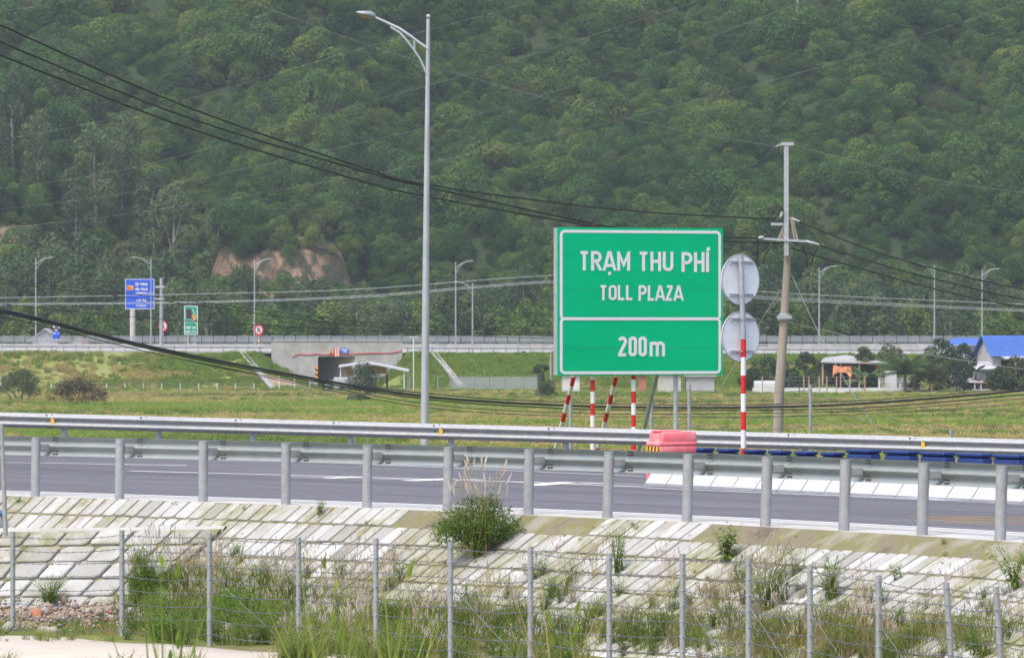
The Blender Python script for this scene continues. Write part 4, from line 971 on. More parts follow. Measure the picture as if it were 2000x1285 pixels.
cable([(1526, 565), (1483, 632), (1400, 770)], lambda x: 220, .010, 'straight grey guy wire from the utility pole down to the left behind the discs', 'guy wire', None, 'wire', 'guy_wire')
lab = 'faint grey transmission line high across the forested hill'; G6 = 'faint transmission lines in front of the hill'
for pts in ([(-100, 290), (250, 225), (700, 97), (1000, 15), (1100, -20)], [(-100, 380), (250, 330), (700, 205), (1000, 120), (1400, -10)], [(-100, 420), (250, 376), (700, 280), (1000, 205), (1300, 105), (1600, -8)], [(-100, 455), (250, 418), (700, 345), (1000, 283), (1300, 212), (1650, 117), (2000, 3), (2100, -30)], [(-100, 30), (60, 15), (200, -10)]):
    cable(pts, lambda x: 700, .0085, lab, 'transmission line', G6, 'wire', 'transmission_line')
# ---------------------------------------------------------------- far highway on its bank
DC = 795.0; DT = 783.0
def crest_z(px): return zw(686+(.004*(px-0)), DC)
hw = MB().mat(0, True)
def bank(pxs, endl=None, endr=None):
    rows = []
    for px in pxs:
        x = xw(px, DC); cz = crest_z(px); j = .5*fbm(x*.12, 3, 0)
        rows.append([Vector((x, DT-2.0+j, -.05)), Vector((x, DT+j, .25)), Vector((x, lerp(DT, DC, .5), lerp(.25, cz, .5)+.25*fbm(x*.2, 7, 0))), Vector((x, DC-.6, cz-.12)), Vector((x, DC+.3, cz))])
    hw.loft(rows, closed=False); return rows
Lr = bank([-900+40*i for i in range(36)]); Rr = bank([798+40*i for i in range(50)])
def cone(row, px_b, D_b=DC-1.0):
    b = Vector((xw(px_b, D_b), D_b, .0)); t = Vector((xw(px_b, DT), DT+3.5, 0))
    c = (row[0]+t)/2+Vector((0, -.6, .05))
    mid = [p.lerp(b, .5)+Vector((0, -.35, .35)) for p in row[2:]]
    r = row
    hw.add([r[4], r[3], r[2], r[1], r[0], b, t, c], [(0, 1, 5), (1, 2, 5), (2, 3, 6, 5), (3, 4, 7, 6)], True)
cone(Lr[-1], 628); cone(list(Rr[0]), 728)
bank_mat = grassy('bank_grass', (.30, .225, .165), .47, .56, (.14, .18, .045), (.21, .23, .07))
tag(hw.build('highway_embankment', bank_mat), kind='structure')
HWB = BVHTree.FromPolygons([Vector(v) for v in hw.v], hw.f)
dk = MB().mat(0, True)
dk.loft([[Vector((xw(px, DC), DC+.2, crest_z(px)+.01)), Vector((xw(px, DC), DC+2, crest_z(px)+.02)), Vector((xw(px, DC+30), DC+30, crest_z(px)+.35)), Vector((xw(px, DC+62), DC+62, crest_z(px)+.3)), Vector((xw(px, DC+80), DC+80, -.3))] for px in range(-900, 2700, 100)], closed=False)
tag(dk.build('highway_deck', M['concrete']), kind='structure')
# pale kerb line and drains on the bank
kb = MB()
for a, b in ((-900, 530), (790, 2700)):
    for px in range(a, b-40, 60): p0, p1 = (Vector((xw(q, DC), DC-.25, crest_z(q)+.02)) for q in (px, min(b, px+60))); kb.bar(p0, p1, .5, .22)
tag(kb.build('highway_kerb', M['concrete']), kind='structure')
def bankp(px, k, lift=.0):
    x = xw(px, DC); cz = crest_z(px); return Vector((x, lerp(DC-.5, DT-1, k), lerp(cz, .1, k)+lift))
for (x0, x1) in ((470, 540), (845, 905), (-30, 20)):
    d = MB()
    for e in (-.28, .28): d.bar(bankp(x0, .0, .22)+Vector((e, 0, 0)), bankp(x1, 1, .3)+Vector((e, 0, 0)), .10, .28)
    d.bar(bankp(x0, .0, .1), bankp(x1, 1, .15), .46, .2)
    solo(d, 'drain_chute', M['concrete'], bankp(x0, .5), {470: 'pale concrete drain chute down the grass bank, left of the underpass', 845: 'pale concrete drain chute down the grass bank, right of the underpass', -30: 'pale concrete drain chute at the left edge of the photo'}[x0], 'drain chute')
# far rails of the highway
hr = thing('guard_rail', W(300, 680, DC), 'white-grey guard rail along the near edge of the far highway', 'guard rail')
bm_ = MB()
def zrail(px): return crest_z(px)+.62
for a, b in ((-500, 528), (792, 2500)):
    P = [Vector((xw(q, DC), DC+.3, zrail(q))) for q in range(a, b+1, 20)]
    rings = [[p+Vector((0, o, z)) for o, z in ((0, .17), (-.08, .11), (-.08, .04), (0, 0), (-.08, -.04), (-.08, -.11), (0, -.17), (.06, -.17), (.06, .17))] for p in P]; bm_.mat(0, False).loft(rings)
bm_.build('beam', M['galv'], hr); n_p = 0
for px in range(-20, 2040, 24):
    if 528 < px < 796 or 1095 < px < 1405: continue
    p = Vector((xw(px, DC), DC-.02, 0)); pm = MB().mat(0, True); pm.tube([Vector((p.x, p.y, crest_z(px)-.3)), Vector((p.x, p.y, zrail(px)+.16))], .075, 8); pm.build('post', M['galv'], hr); n_p += 1
# second rail and mesh screen along the far edge
DS = 838.0
par = MB()
for px in range(-600, 2600, 80):
    a, b = Vector((xw(px, DS-6), DS-6, zw(672, DS-6))), Vector((xw(px+80, DS-6), DS-6, zw(672, DS-6))); par.mat(0).bar(a+Vector((0, 0, -.35)), b+Vector((0, 0, -.35)), .4, .8)
solo(par, 'parapet', M['concrete'], W(300, 672, DS-6), 'long pale concrete parapet in the middle of the far highway', 'parapet')
scn = thing('safety_screen', W(300, 665, DS), 'row of grey mesh panels along the far side of the highway', 'safety screen')
def mesh_mat():
    m, nt, p = newmat('wire_mesh'); out = nt.nodes['Material Output']; p.inputs['Base Color'].default_value = (.30, .33, .35, 1); p.inputs['Roughness'].default_value = .6
    tr = N(nt, 'ShaderNodeBsdfTransparent'); mx = N(nt, 'ShaderNodeMixShader'); mx.inputs[0].default_value = .60; nt.links.new(tr.outputs[0], mx.inputs[1]); nt.links.new(p.outputs[0], mx.inputs[2]); nt.links.new(mx.outputs[0], out.inputs[0]); return m
M['mesh'] = mesh_mat()
for px in range(-20, 2040, 23):
    if 1095 < px < 1400: continue
    z0, z1 = zw(669, DS), zw(656.5, DS); x0, x1 = xw(px+1, DS), xw(px+21, DS); pm = MB(); pm.add([(x0, DS, z0), (x1, DS, z0), (x1, DS, z1), (x0, DS, z1)], [(0, 1, 2, 3)], False)
    pa = pm.build('panel', M['mesh'], scn); fm = MB()
    for q0, q1 in (((x0, z0), (x0, z1)), ((x1, z0), (x1, z1)), ((x0, z1), (x1, z1)), ((x0, z0+.3), (x1, z0+.3))): fm.bar((q0[0], DS-.03, q0[1]), (q1[0], DS-.03, q1[1]), .07)
    fm.build('frame', M['galv'], pa)
# underpass
DW = 793.6; ub = thing('underpass', W(658, 720, DW), 'grey concrete underpass with a dark square opening beneath the far highway', 'underpass')
wz = lambda y: zw(y, DW); wx = lambda x: xw(x, DW)
um = MB()
O = [(wx(621), -.2), (wx(621), wz(699)), (wx(624), wz(696)), (wx(692), wz(696)), (wx(695), wz(699)), (wx(695), -.2)]
outer = [(wx(530), -.2), (wx(530), wz(666.5)), (wx(786), wz(666.5)), (wx(786), -.2)]
front = [Vector((x, DW, z)) for x, z in outer+O]
um.add(front, [(0, 1, 5, 4), (1, 6, 5), (1, 2, 7, 6), (2, 8, 7), (2, 3, 9, 8)], False)
um.prism([(wx(530), wz(666.5)), (wx(786), wz(666.5)), (wx(786), wz(664.8)), (wx(530), wz(664.8))], lambda x, z, d: Vector((x, DW-.08+d, z)), .6)
um.add([Vector((x-d*.8, DW+d, z)) for d in (0, 12) for x, z in O], [(i, i+1, i+7, i+6) for i in range(5)], False)
um.add([Vector((wx(786), DW+d, z)) for d in (0, 1) for z in (-.2, wz(666.5))]+[Vector((wx(530), DW+d, z)) for d in (0, 1) for z in (-.2, wz(666.5))], [(0, 1, 3, 2), (4, 5, 7, 6)], False)
um.build('wall', M['concrete'], ub)
cm = MB().mat(0, True); cm.tube([Vector((wx(x), DW-.06, wz(y))) for x, y in ((570, 697), (585, 691), (600, 693), (615, 691.5), (640, 692.5), (660, 693), (690, 691.5), (720, 689.5), (765, 689.5), (785, 685))], .055, 6); cm.build('red_hose', M['red'], ub)
def sgn(name, px, py, D, w_, h_, mat, label, cat, round_=False, tri=False):
    c = W(px, py, D); o = thing(name, c, label, cat); m_ = MB()
    if round_: m_.prism([(w_/2*math.cos(R(15*k)), w_/2*math.sin(R(15*k))) for k in range(24)], lambda u, v, d: c+Vector((u, d, v)), .04)
    elif tri: m_.prism([(-w_/2, -h_/2), (w_/2, -h_/2), (0, h_/2)], lambda u, v, d: c+Vector((u, d, v)), .04)
    else: m_.prism(rrect(-w_/2, w_/2, -h_/2, h_/2, .06, 4), lambda u, v, d: c+Vector((u, d, v)), .06)
    m_.build('panel', M[mat], o); return o, c
DU = DW-.15
o, c = sgn('warning_sign', 647, 687, DU, .62, .58, 'orange', 'small orange triangle warning sign over the underpass opening', 'road sign', tri=True)
tm = MB().mat(0, False); tm.bar(c+Vector((-.22, -.02, -.22)), c+Vector((.22, -.02, -.22)), .05, .05); tm.bar(c+Vector((0, -.03, -.15)), c+Vector((0, -.03, .08)), .09, .05); tm.build('symbol', M['black'], o)
o, c = sgn('clearance_marker', 658, 688.5, DU, .70, .95, 'white', 'red and white vertical striped marker panel over the underpass', 'road sign')
sm = MB()
for x in (-.29, 0, .29): sm.box(c+Vector((x, -.02, 0)), (.12, .03, .94))
sm.build('stripes', M['red'], o)
o, c = sgn('information_sign', 673, 685, DU, .92, .58, 'blue_sign', 'small blue sign with white writing on the underpass wall', 'road sign')
T0 = lambda c: (lambda u, v, d: c+Vector((u, d, v)))
sm = MB(); word(sm, 'H', -.34, -.25, .03, .2, T0(c), -.02, .004)
sm = MB(); sm.box(c+Vector((0, -.015, .10)), (.72, .02, .13)); sm.box(c+Vector((.05, -.015, -.12)), (.46, .02, .10)); sm.build('lettering', M['letter'], o)
ch = MB(); c = W(618.5, 723, DW-.25)
for k in range(5): z = .55-k*.28; ch.mat(k % 2).add([c+Vector((-.16, 0, z)), c+Vector((.16, 0, z-.2)), c+Vector((.16, 0, z-.48)), c+Vector((-.16, 0, z-.28))], [(0, 3, 2, 1)], False)
solo(ch, 'hazard_marker', [M['orange'], M['black']], c, 'orange and black hazard marker at the left side of the underpass opening', 'hazard marker')

# far lamps
def far_lamp(px, ytop, ybot, D, arm, label, double=False):
    z0, z1 = (crest_z(px)-.2), zw(ytop, D); b = Vector((xw(px, D), D, z0)); o = thing('street_lamp', b, label, 'street lamp', None); H = z1-z0
    pm = MB().mat(0, True); pm.tube([b, b+Vector((0, 0, H))], [.115, .065], 8); pm.build('pole', M['galv'], o)
    for s in arm:
        am = MB().mat(0, True); t = b+Vector((0, 0, H)); am.tube([t+Vector((0, 0, -.75)), t+Vector((s*.7, 0, -.2)), t+Vector((s*1.35, 0, .05)), t+Vector((s*1.7, 0, .1))], .055, 6); am.tube([t+Vector((0, 0, -1.5)), t+Vector((s*.45, 0, -.75)), t+Vector((s*.95, 0, -.16))], .04, 6); am.build('arm', M['galv'], o)
        hm = MB().mat(0, True); hm.ball(t+Vector((s*2.0, 0, .14)), (.36, .18, .07)); hm.build('lamp_head', M['galv'], o)
    return o
far_lamp(70, 505, 655, 845, (1,), 'far street lamp at the left edge above the grey gable roof')
far_lamp(295, 505, 680, 797, (-1,), 'far street lamp passing in front of the blue direction sign')
far_lamp(497, 508, 660, 845, (1,), 'far street lamp beside the no turning sign')
far_lamp(890, 512, 660, 845, (1,), 'far street lamp just right of the tall near lamp, arm to the right')
far_lamp(923, 553, 672, 797, (-1,), 'shorter far street lamp with its arm to the left, right of the tall near lamp')
far_lamp(1600, 522, 662, 845, (1,), 'far street lamp beside the utility pole, arm to the right')
far_lamp(1825, 518, 668, 800, (-1,), 'far street lamp with its arm to the left, near the blue roofs')
far_lamp(1918, 527, 655, 845, (1,), 'far street lamp with its arm to the right, above the blue roofed house')
# gantry post and the blue direction sign
DB = 800.0; c = W(273, 574.5, DB); b0 = Vector((xw(315, DB), DB+.2, crest_z(315)-.3))
bs = thing('direction_sign', b0, 'blue direction sign held by a thick grey mast beside the far highway', 'road sign')
bw, bh = 57*DB/F, 59*DB/F
def TB(u, v, d): return c+Vector((u, d+u*.10, v))
m_ = MB(); m_.prism([(-bw/2, -bh/2), (bw/2, -bh/2+.05), (bw/2, bh/2+.1), (-bw/2, bh/2)], TB, .08); m_.build('panel', M['blue_sign'], bs)
m_ = MB(); frame_ring(m_, -bw/2+.02, bw/2-.02, -bh/2+.02, bh/2, .05, .07, TB, -.02, .02); m_.box(c+Vector((0, -.03, .10)), (bw-.15, .03, .06)); m_.build('border', M['letter'], bs)
def bw_(t, x0, x1, y0, y1, **k): word(lm, t, (x0-273)*DB/F, (x1-273)*DB/F, (574.5-y1)*DB/F, (574.5-y0)*DB/F, TB, -.03, .006, **k)
lm = MB()
for t, x0, x1, y0, y1 in (('VÂN', 264, 271.5, 552.5, 558), ('PHONG', 274, 288.5, 552.5, 558), ('NHA', 264, 272, 562, 567.5), ('TRANG', 274.5, 288.5, 562, 567.5), ('EXPRESSWAY', 265.5, 286, 570.5, 574.3), ('LỐI'.replace('Ố', 'Ố'), 267, 275, 584, 589), ('VÀO', 277.5, 286, 584, 589), ('ENTRANCE', 266, 286, 595, 599)): bw_(t, x0, x1, y0, y1, sw=.2, gap=.16)
lm.build('lettering', M['letter'], bs)
m_ = MB(); q = TB((254.5-273)*DB/F, (574.5-562.5)*DB/F, -.02); m_.bevbox(q, (.80, .04, .54), .015); bp2 = m_.build('route_badge', M['orange'], bs)
lm = MB(); word(lm, 'CT.01', (249.5-273)*DB/F, (259.5-273)*DB/F, (574.5-564.5)*DB/F, (574.5-560)*DB/F, TB, -.05, .004, sw=.18); lm.build('lettering', M['black'], bp2)
m_ = MB(); m_.mat(0, True).tube([b0, Vector((b0.x, b0.y, zw(543, DB)))], [.23, .21], 14); m_.build('mast', M['galv'], bs)
for y in (561, 584):
    m_ = MB().mat(0, True); m_.tube([W(303, y, DB+.25), W(320, y, DB)], .10, 8); m_.tube([W(319, y, DB-.05), W(321, y, DB-.05)], .16, 8); m_.build('arm', M['galv'], bs)
# road lamp silhouette bracket sign: post of pale steel under the blue sign
pb2 = Vector((xw(259, 842), 842, crest_z(259))); solo(MB().mat(0, True).tube([pb2, Vector((pb2.x, pb2.y, zw(600, 842)))], [.36, .33], 12), 'gantry_column', M['concrete_pale'], pb2, 'thick pale column standing under the blue direction sign', 'column')
# green merging lane sign
DG = 842.0; c = W(373, 625.5, DG); gs = thing('merge_lane_sign', Vector((c.x, DG, crest_z(373))), 'tall green merge lane sign with a black and orange diagram', 'road sign')
gw, gh = 27*DG/F, 57*DG/F; TG = lambda u, v, d: c+Vector((u, d, v))
m_ = MB(); m_.prism([(-gw/2, -gh/2), (gw/2, -gh/2), (gw/2, gh/2), (-gw/2, gh/2)], TG, .08); m_.build('panel', M['green_far'], gs)
m_ = MB(); frame_ring(m_, -gw/2+.03, gw/2-.03, -gh/2+.03, gh/2-.03, .08, .08, TG, -.02, .02); m_.build('border', M['letter'], gs)
px2 = lambda x, y: ((x-373)*DG/F, (625.5-y)*DG/F)
dm = MB()
dm.mat(0).prism([px2(363.5, 604), px2(363.5, 622), px2(375, 622), px2(384, 630), px2(384, 624), px2(374, 611), px2(374, 604)][::-1], lambda u, v, d: TG(u, v, d-.025), .02)
dm.mat(1).prism([px2(374, 616), px2(380, 626), px2(383, 624), px2(377.5, 614)], lambda u, v, d: TG(u, v, d-.05), .02)
for a, b in (((362.6, 603), (362.6, 623)), ((375, 603), (385, 621)), ((374.5, 624), (384.5, 633))): dm.mat(2).bar(TG(*px2(*a), -.045), TG(*px2(*b), -.045), .03, .05)
for x in (363.8, 367.2, 371.4, 375): dm.mat(2).bar(TG(*px2(x, 623), -.045), TG(*px2(x, 632), -.045), .03, .10)
dm.build('diagram', [M['black'], M['orange'], M['letter']], gs)
lm = MB(); k = lambda t, x0, x1, y0, y1: word(lm, t, px2(x0, 0)[0], px2(x1, 0)[0], px2(0, y1)[1], px2(0, y0)[1], TG, -.03, .006, sw=.2, gap=.14)
k('NHẬP', 362.5, 373, 637.5, 642); k('LÀN', 375.5, 383.5, 637.5, 642); k('MERGE', 362.8, 372, 646, 649.5); k('LANE', 374.5, 382.5, 646, 649.5); lm.build('lettering', M['letter'], gs)
for x in (-.4, .45): MB().mat(0, True).tube([Vector((c.x+x, DG+.2, crest_z(373)-.2)), Vector((c.x+x, DG+.2, c.z+1.5))], .12, 8).build('post', M['galv'], gs)
# round signs
def round_sign(px, py, D, label, d_=1.28, kind='turn'):
    c = W(px, py, D); b = Vector((c.x, D+.08, crest_z(px)-.3)); o = thing('round_road_sign', b, label, 'road sign')
    pm = MB(); striped(pm, b, (b.x, b.y, c.z+.5), .055, .32, 0); pm.build('post', [M['red'], M['white']], o)
    T = lambda u, v, d: c+Vector((u*.82, d, v)); cc = lambda r: [(r*math.cos(R(12*k)), r*math.sin(R(12*k))) for k in range(30)]
    MB().prism(cc(d_/2), T, .05).build('rim', M['red' if kind == 'turn' else 'blue_sign'], o)
    MB().prism(cc(d_/2*.70 if kind == 'turn' else d_*.46), lambda u, v, d: T(u, v, d-.02), .02).build('face', M['white'], o)
    sy = MB(); TT = lambda u, v, d: T(u, v, d-.02)
    if kind == 'turn':
        stroke(sy, [(.14, -.32), (.14, .16), (.02, .28), (-.12, .16), (-.12, -.12)], .055, TT, -.02, .02); sy.prism([(-.26, -.08), (0.0, -.08), (-.13, -.30)][::-1], lambda u, v, d: TT(u, v, d-.024), .02); stroke(sy, [(-.28, .30), (.28, -.30)], .035, TT, -.03, .02)
    else:
        word(sy, '50', -.34, .34, -.28, .30, TT, -.02, .004, sw=.2); stroke(sy, [(-.36, -.36), (.36, .36)], .03, TT, -.03, .01)
    sy.build('symbol', M['black'], o); return o, c
round_sign(505.5, 644.5, 796, 'round red-rimmed no turning sign on a striped post, left of the underpass', 1.36)
round_sign(318.5, 637, 812, 'round red-rimmed sign half hidden behind the thick grey mast', 1.36)
o, c = round_sign(110, 638, 797, 'round white end of fifty limit sign with a blue plate under it', 1.05, 'fifty')
m_ = MB(); m_.bevbox(c+Vector((0, -.02, -1.03)), (.92, .05, .84), .01); pl_ = m_.build('plate', M['blue_sign'], o)
lm = MB(); word(lm, 'LỐI', -.36, -.08, -.90, -.70, T0(c), -.06, .005, sw=.22, gap=.14); word(lm, 'RA', .10, .36, -.90, -.76, T0(c), -.06, .005, sw=.22, gap=.14); lm.build('lettering', M['letter'], pl_)

# fences at the toe of the bank
def post_fence(pxs, D, ytop, ybot, label, name='post_fence', mat='white', r=.055, wires=3, group=None):
    p0 = Vector((xw(pxs[len(pxs)//2], D), D, 0)); o = thing(name, p0, label, 'fence', group)
    for px in pxs: x = xw(px, D); MB().mat(0, True).tube([(x, D, -.2), (x, D, zw(ytop, D))], r, 6).build('post', M[mat], o)
    wm = MB().mat(0, True)
    for k in range(wires): z = zw(lerp(ytop+1, 766, k/wires), D); wm.tube([(xw(pxs[0], D), D-.06, z), (xw(pxs[-1], D), D-.06, z)], .012, 4, False)
    wm.build('strand', M['wire'], o); return o
post_fence(list(range(100, 505, 36)), 768, 748, 765, 'row of short white fence posts at the foot of the bank on the left')
post_fence([545, 575, 605], 772, 733, 760, 'three white fence posts at the foot of the bank by the underpass')
o = post_fence([800, 855, 880, 925, 955, 985, 1020, 1048], 774, 734, 760, 'grey mesh fence panels at the foot of the bank, right of the near lamp', 'mesh_fence', 'galv', .06, 2)
m_ = MB(); m_.add([(xw(880, 774), 774.05, .1), (xw(1048, 774), 774.05, .1), (xw(1048, 774), 774.05, zw(736, 774)), (xw(880, 774), 774.05, zw(736, 774))], [(0, 1, 2, 3)], False); m_.build('mesh', M['mesh'], o)
# canopy
DK = 764.0; kz = lambda y: zw(y, DK); kx = lambda x: xw(x, DK); cn = thing('canopy', Vector((kx(730), DK, 0)), 'low white sheet roof on thin posts in front of the underpass', 'canopy')
m_ = MB()
for d in (0, 5):
    pass
m_.loft([[Vector((kx(x), DK+d, kz(y)+o_)) for d, o_ in ((0, 0), (5.5, .15), (5.5, .03), (0, -.14))] for x, y in ((661, 715.5), (690, 711.5), (715, 708), (740, 712), (770, 718), (798, 724))], smooth=False); m_.build('roof', M['white_sheet'], cn)
for x, d, y in ((665, .3, 715), (700, 5, 711), (789.5, .3, 722), (795, 5, 723), (755, 5, 715)): MB().mat(0, True).tube([(kx(x), DK+d, -.1), (kx(x), DK+d, kz(y)-.05)], .07, 6).build('post', M['white'], cn)
m_ = MB(); m_.box(((kx(672)+kx(684))/2, DK+4, kz(724)), (.9, .1, 1.1)); m_.box((kx(735), DK+4, kz(722)), (2.2, .1, 1.0)); m_.build('hanging_board', M['tan'], cn)
m_ = MB(); m_.box((kx(755), DK+3, .75), (.25, .2, 2.6)); m_.build('door_post', M['dark'], cn)
p = Vector((kx(808), DK-1, 0)); lo_ = thing('lamp_post', p, 'thin white post with a flat cross bar on top, just left of the near lamp', 'lamp post')
MB().mat(0, True).tube([p, Vector((p.x, p.y, zw(659, DK-1)))], .06, 6).build('post', M['white'], lo_); MB().box(Vector((p.x, p.y, zw(658.5, DK-1))), (1.1, .2, .07)).build('lamp', M['white'], lo_)
# parked truck by the canopy
tk = thing('truck', Vector((kx(658), DK-4, 0)), 'small grey truck half hidden under the canopy edge', 'truck')
m_ = MB().mat(0, True); m_.bevbox((kx(668), DK-4, 1.15), (1.7, 1.7, 1.3), .12); m_.build('cab', M['grey_wall'], tk); m_ = MB(); m_.box((kx(650), DK-4, .95), (1.6, 1.6, .12)); m_.bar((kx(640), DK-4, 1.2), (kx(662), DK-4, 1.75), .08); m_.build('bed', M['grey_wall'], tk)
for x in (648, 670): MB().mat(0, True).tube([(kx(x), DK-5, .4), (kx(x), DK-4.75, .4)], .4, 12).build('wheel', M['black'], tk)
# roofs showing over the highway on the left
def gable(px, py_top, py_eave, D, wpx, label, wall, roof, depth=8, ridge_x=False, rot=0):
    b = Vector((xw(px, D), D, 0)); o = thing('house', b, label, 'house'); hw_ = wpx*D/F/2; ze, zt = zw(py_eave, D), zw(py_top, D); T = lambda x, y, z: b+Matrix.Rotation(rot, 3, 'Z') @ Vector((x, y, 0))+Vector((0, 0, z))
    m_ = MB(); m_.add([T(x, y, z) for y in (0, depth) for x, z in ((-hw_, -.2), (hw_, -.2), (hw_, ze), (0, zt-.1), (-hw_, ze))], [(0, 1, 2, 3, 4), (9, 8, 7, 6, 5), (1, 6, 7, 2), (0, 4, 9, 5)], False); m_.build('wall', M[wall], o)
    m_ = MB()
    for s in (-1, 1):
        sl_ = (zt-ze)/hw_; e = .45
        m_.add([T(0, -.35, zt), T(s*(hw_+e), -.35, ze-sl_*e), T(s*(hw_+e), depth+.35, ze-sl_*e), T(0, depth+.35, zt), T(0, -.35, zt+.14), T(s*(hw_+e), -.35, ze-sl_*e+.14), T(s*(hw_+e), depth+.35, ze-sl_*e+.14), T(0, depth+.35, zt+.14)], [(0, 1, 2, 3), (7, 6, 5, 4), (0, 4, 5, 1), (1, 5, 6, 2), (2, 6, 7, 3)], False)
    m_.build('roof', M[roof], o); return o, T
gable(88, 643, 663, 876, 52, 'grey gable end of a house behind the far highway, under the far left lamp', 'grey_wall', 'tin')
gable(150, 660, 669, 874, 22, 'small pale gable roof behind the far highway, right of the larger grey gable', 'white_wall', 'brick')

# ---------------------------------------------------------------- houses and yard on the right
DY = 752.0
hz = lambda y, D=DY: zw(y, D)
# blue roofed house: ridge runs away to the right, gable end turned to the viewer's left
b = Vector((xw(1926, DY), DY+2, 0)); bh_ = thing('house', b, 'grey house under a bright blue tiled roof at the right edge', 'house')
rotm = Matrix.Rotation(R(16), 3, 'Z'); Tb = lambda x, y, z: b+rotm @ Vector((x, y, 0))+Vector((0, 0, z))
zr, ze2 = hz(657), hz(691); hd_ = 2.6; LL = 9.0
m_ = MB(); m_.add([Tb(x, y, z) for x in (0, LL) for y, z in ((-hd_, -.2), (hd_, -.2), (hd_, ze2), (0, zr-.12), (-hd_, ze2))], [(4, 3, 2, 1, 0), (5, 6, 7, 8, 9), (0, 5, 9, 4), (1, 2, 7, 6)], False); m_.build('wall', M['grey_wall'], bh_)
rm = MB()
for s in (-1, 1):
    rows = 9; e = .5; sl2 = (zr-ze2)/hd_
    for k in range(rows):
        y0, y1 = s*(hd_+e)*k/rows, s*(hd_+e)*(k+1)/rows; z0, z1 = zr-sl2*abs(y0)+.10, zr-sl2*abs(y1)+.16
        rm.add([Tb(-.5, y0, z0), Tb(LL+.4, y0, z0), Tb(LL+.4, y1, z1), Tb(-.5, y1, z1), Tb(-.5, y1, z1-.1), Tb(LL+.4, y1, z1-.1)], [(0, 1, 2, 3), (3, 2, 5, 4)] if s < 0 else [(3, 2, 1, 0), (4, 5, 2, 3)], False)
rm.build('roof', M['blue_roof'], bh_)
m_ = MB(); m_.add([Tb(.8, -hd_-.3, ze2-.25), Tb(LL, -hd_-.3, ze2-.25), Tb(LL, -hd_-1.7, ze2-.5), Tb(.8, -hd_-1.7, ze2-.5), Tb(.8, -hd_-1.7, ze2-.62), Tb(LL, -hd_-1.7, ze2-.62)], [(0, 3, 2, 1), (3, 4, 5, 2)], False); m_.build('porch_roof', M['white_sheet'], bh_)
for x in (2.2, 5.2, 8): q = Tb(x, -hd_-1.5, 0); MB().box((q.x, q.y, (ze2-.6)/2), (.28, .28, ze2-.62)).build('porch_column', M['white_wall'], bh_)
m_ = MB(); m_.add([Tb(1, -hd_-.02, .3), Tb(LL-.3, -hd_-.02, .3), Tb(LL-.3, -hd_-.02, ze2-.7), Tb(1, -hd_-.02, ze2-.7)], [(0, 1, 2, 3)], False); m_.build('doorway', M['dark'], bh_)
b2 = Vector((xw(1892, DY+14), DY+14, 0)); lr_ = thing('outbuilding', b2, 'low building with a small blue roof behind the dark tree, left of the blue house', 'building')
z1, z2 = hz(660, DY+14), hz(674, DY+14); hw2 = 33*DY/F
m_ = MB(); m_.box((b2.x, DY+16, (z2-.1)/2), (hw2*2, 4, z2-.1)); m_.build('wall', M['grey_wall'], lr_); m_ = MB(); m_.add([(b2.x-hw2*.9, DY+16, z1), (b2.x+hw2, DY+16, z1), (b2.x+hw2+.4, DY+13.5, z2), (b2.x-hw2-.8, DY+13.5, z2), (b2.x+hw2+.4, DY+18.5, z2), (b2.x-hw2-.8, DY+18.5, z2)], [(0, 3, 2, 1), (0, 1, 4, 5)], False); m_.build('roof', M['blue_roof'], lr_)
# white low building
m_ = MB(); m_.box((xw(1925, DY-2), DY-1, hz(716)/2), (2.4, 3, hz(714)))
wo = thing('outbuilding', Vector((xw(1925, DY-2), DY-2, 0)), 'white low outbuilding with a sloping roof before the blue house', 'building'); m_.build('wall', M['white_wall'], wo); m_ = MB(); m_.add([(xw(1905, DY-4), DY-4, hz(721)), (xw(1945, DY-4), DY-4, hz(720)), (xw(1935, DY), DY+1, hz(706)), (xw(1912, DY), DY+1, hz(706))], [(0, 1, 2, 3)], False); m_.build('roof', M['white_sheet'], wo)
# open shed with the hanging cloth
ds = DY+6; sx = lambda x: xw(x, ds); sh_o = thing('shed', Vector((sx(1670), ds, 0)), 'long open shed with a grey tin roof, dark inside, behind the yard fence', 'shed')
m_ = MB(); m_.add([Vector((sx(1600), ds-2.5, zw(706, ds))), Vector((sx(1737), ds-2.5, zw(709.5, ds))), Vector((sx(1700), ds+3, zw(702, ds))), Vector((sx(1655), ds+3.4, zw(693, ds))), Vector((sx(1612), ds+3, zw(699, ds))), Vector((sx(1600), ds-2.5, zw(708, ds))), Vector((sx(1737), ds-2.5, zw(711.5, ds)))], [(0, 1, 2, 3, 4), (5, 6, 1, 0)], False); m_.build('roof', M['tin'], sh_o)
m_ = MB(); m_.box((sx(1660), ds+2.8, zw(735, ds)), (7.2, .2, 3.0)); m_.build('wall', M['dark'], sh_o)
for x in (1605, 1640, 1676, 1733): MB().box((sx(x), ds-2.2, zw(738, ds)), (.16, .16, 3.3)).build('post', M['tan'], sh_o)
cl = MB().mat(0, True); top = [(x, 713+3*math.sin((x-1628)/37*3.14)) for x in range(1627, 1666, 3)]; bot = [738, 727, 731, 727, 728, 727, 727, 728, 727, 729, 733, 736, 736]
cl.loft([[Vector((xw(x, ds-3), ds-3+.12*math.sin(i*1.7), zw(t_, ds-3))), Vector((xw(x, ds-3), ds-3+.2*math.sin(i*1.3+1), zw(lerp(t_, bb, .5), ds-3))), Vector((xw(x, ds-3), ds-3+.12*math.cos(i*1.9), zw(bb, ds-3)))] for i, ((x, t_), bb) in enumerate(zip(top, bot))], closed=False)
solo(cl, 'hanging_cloth', M['tarp'], Vector((xw(1646, ds-3), ds-3, zw(725, ds-3))), 'torn orange cloth hanging at the front of the shed', 'cloth')
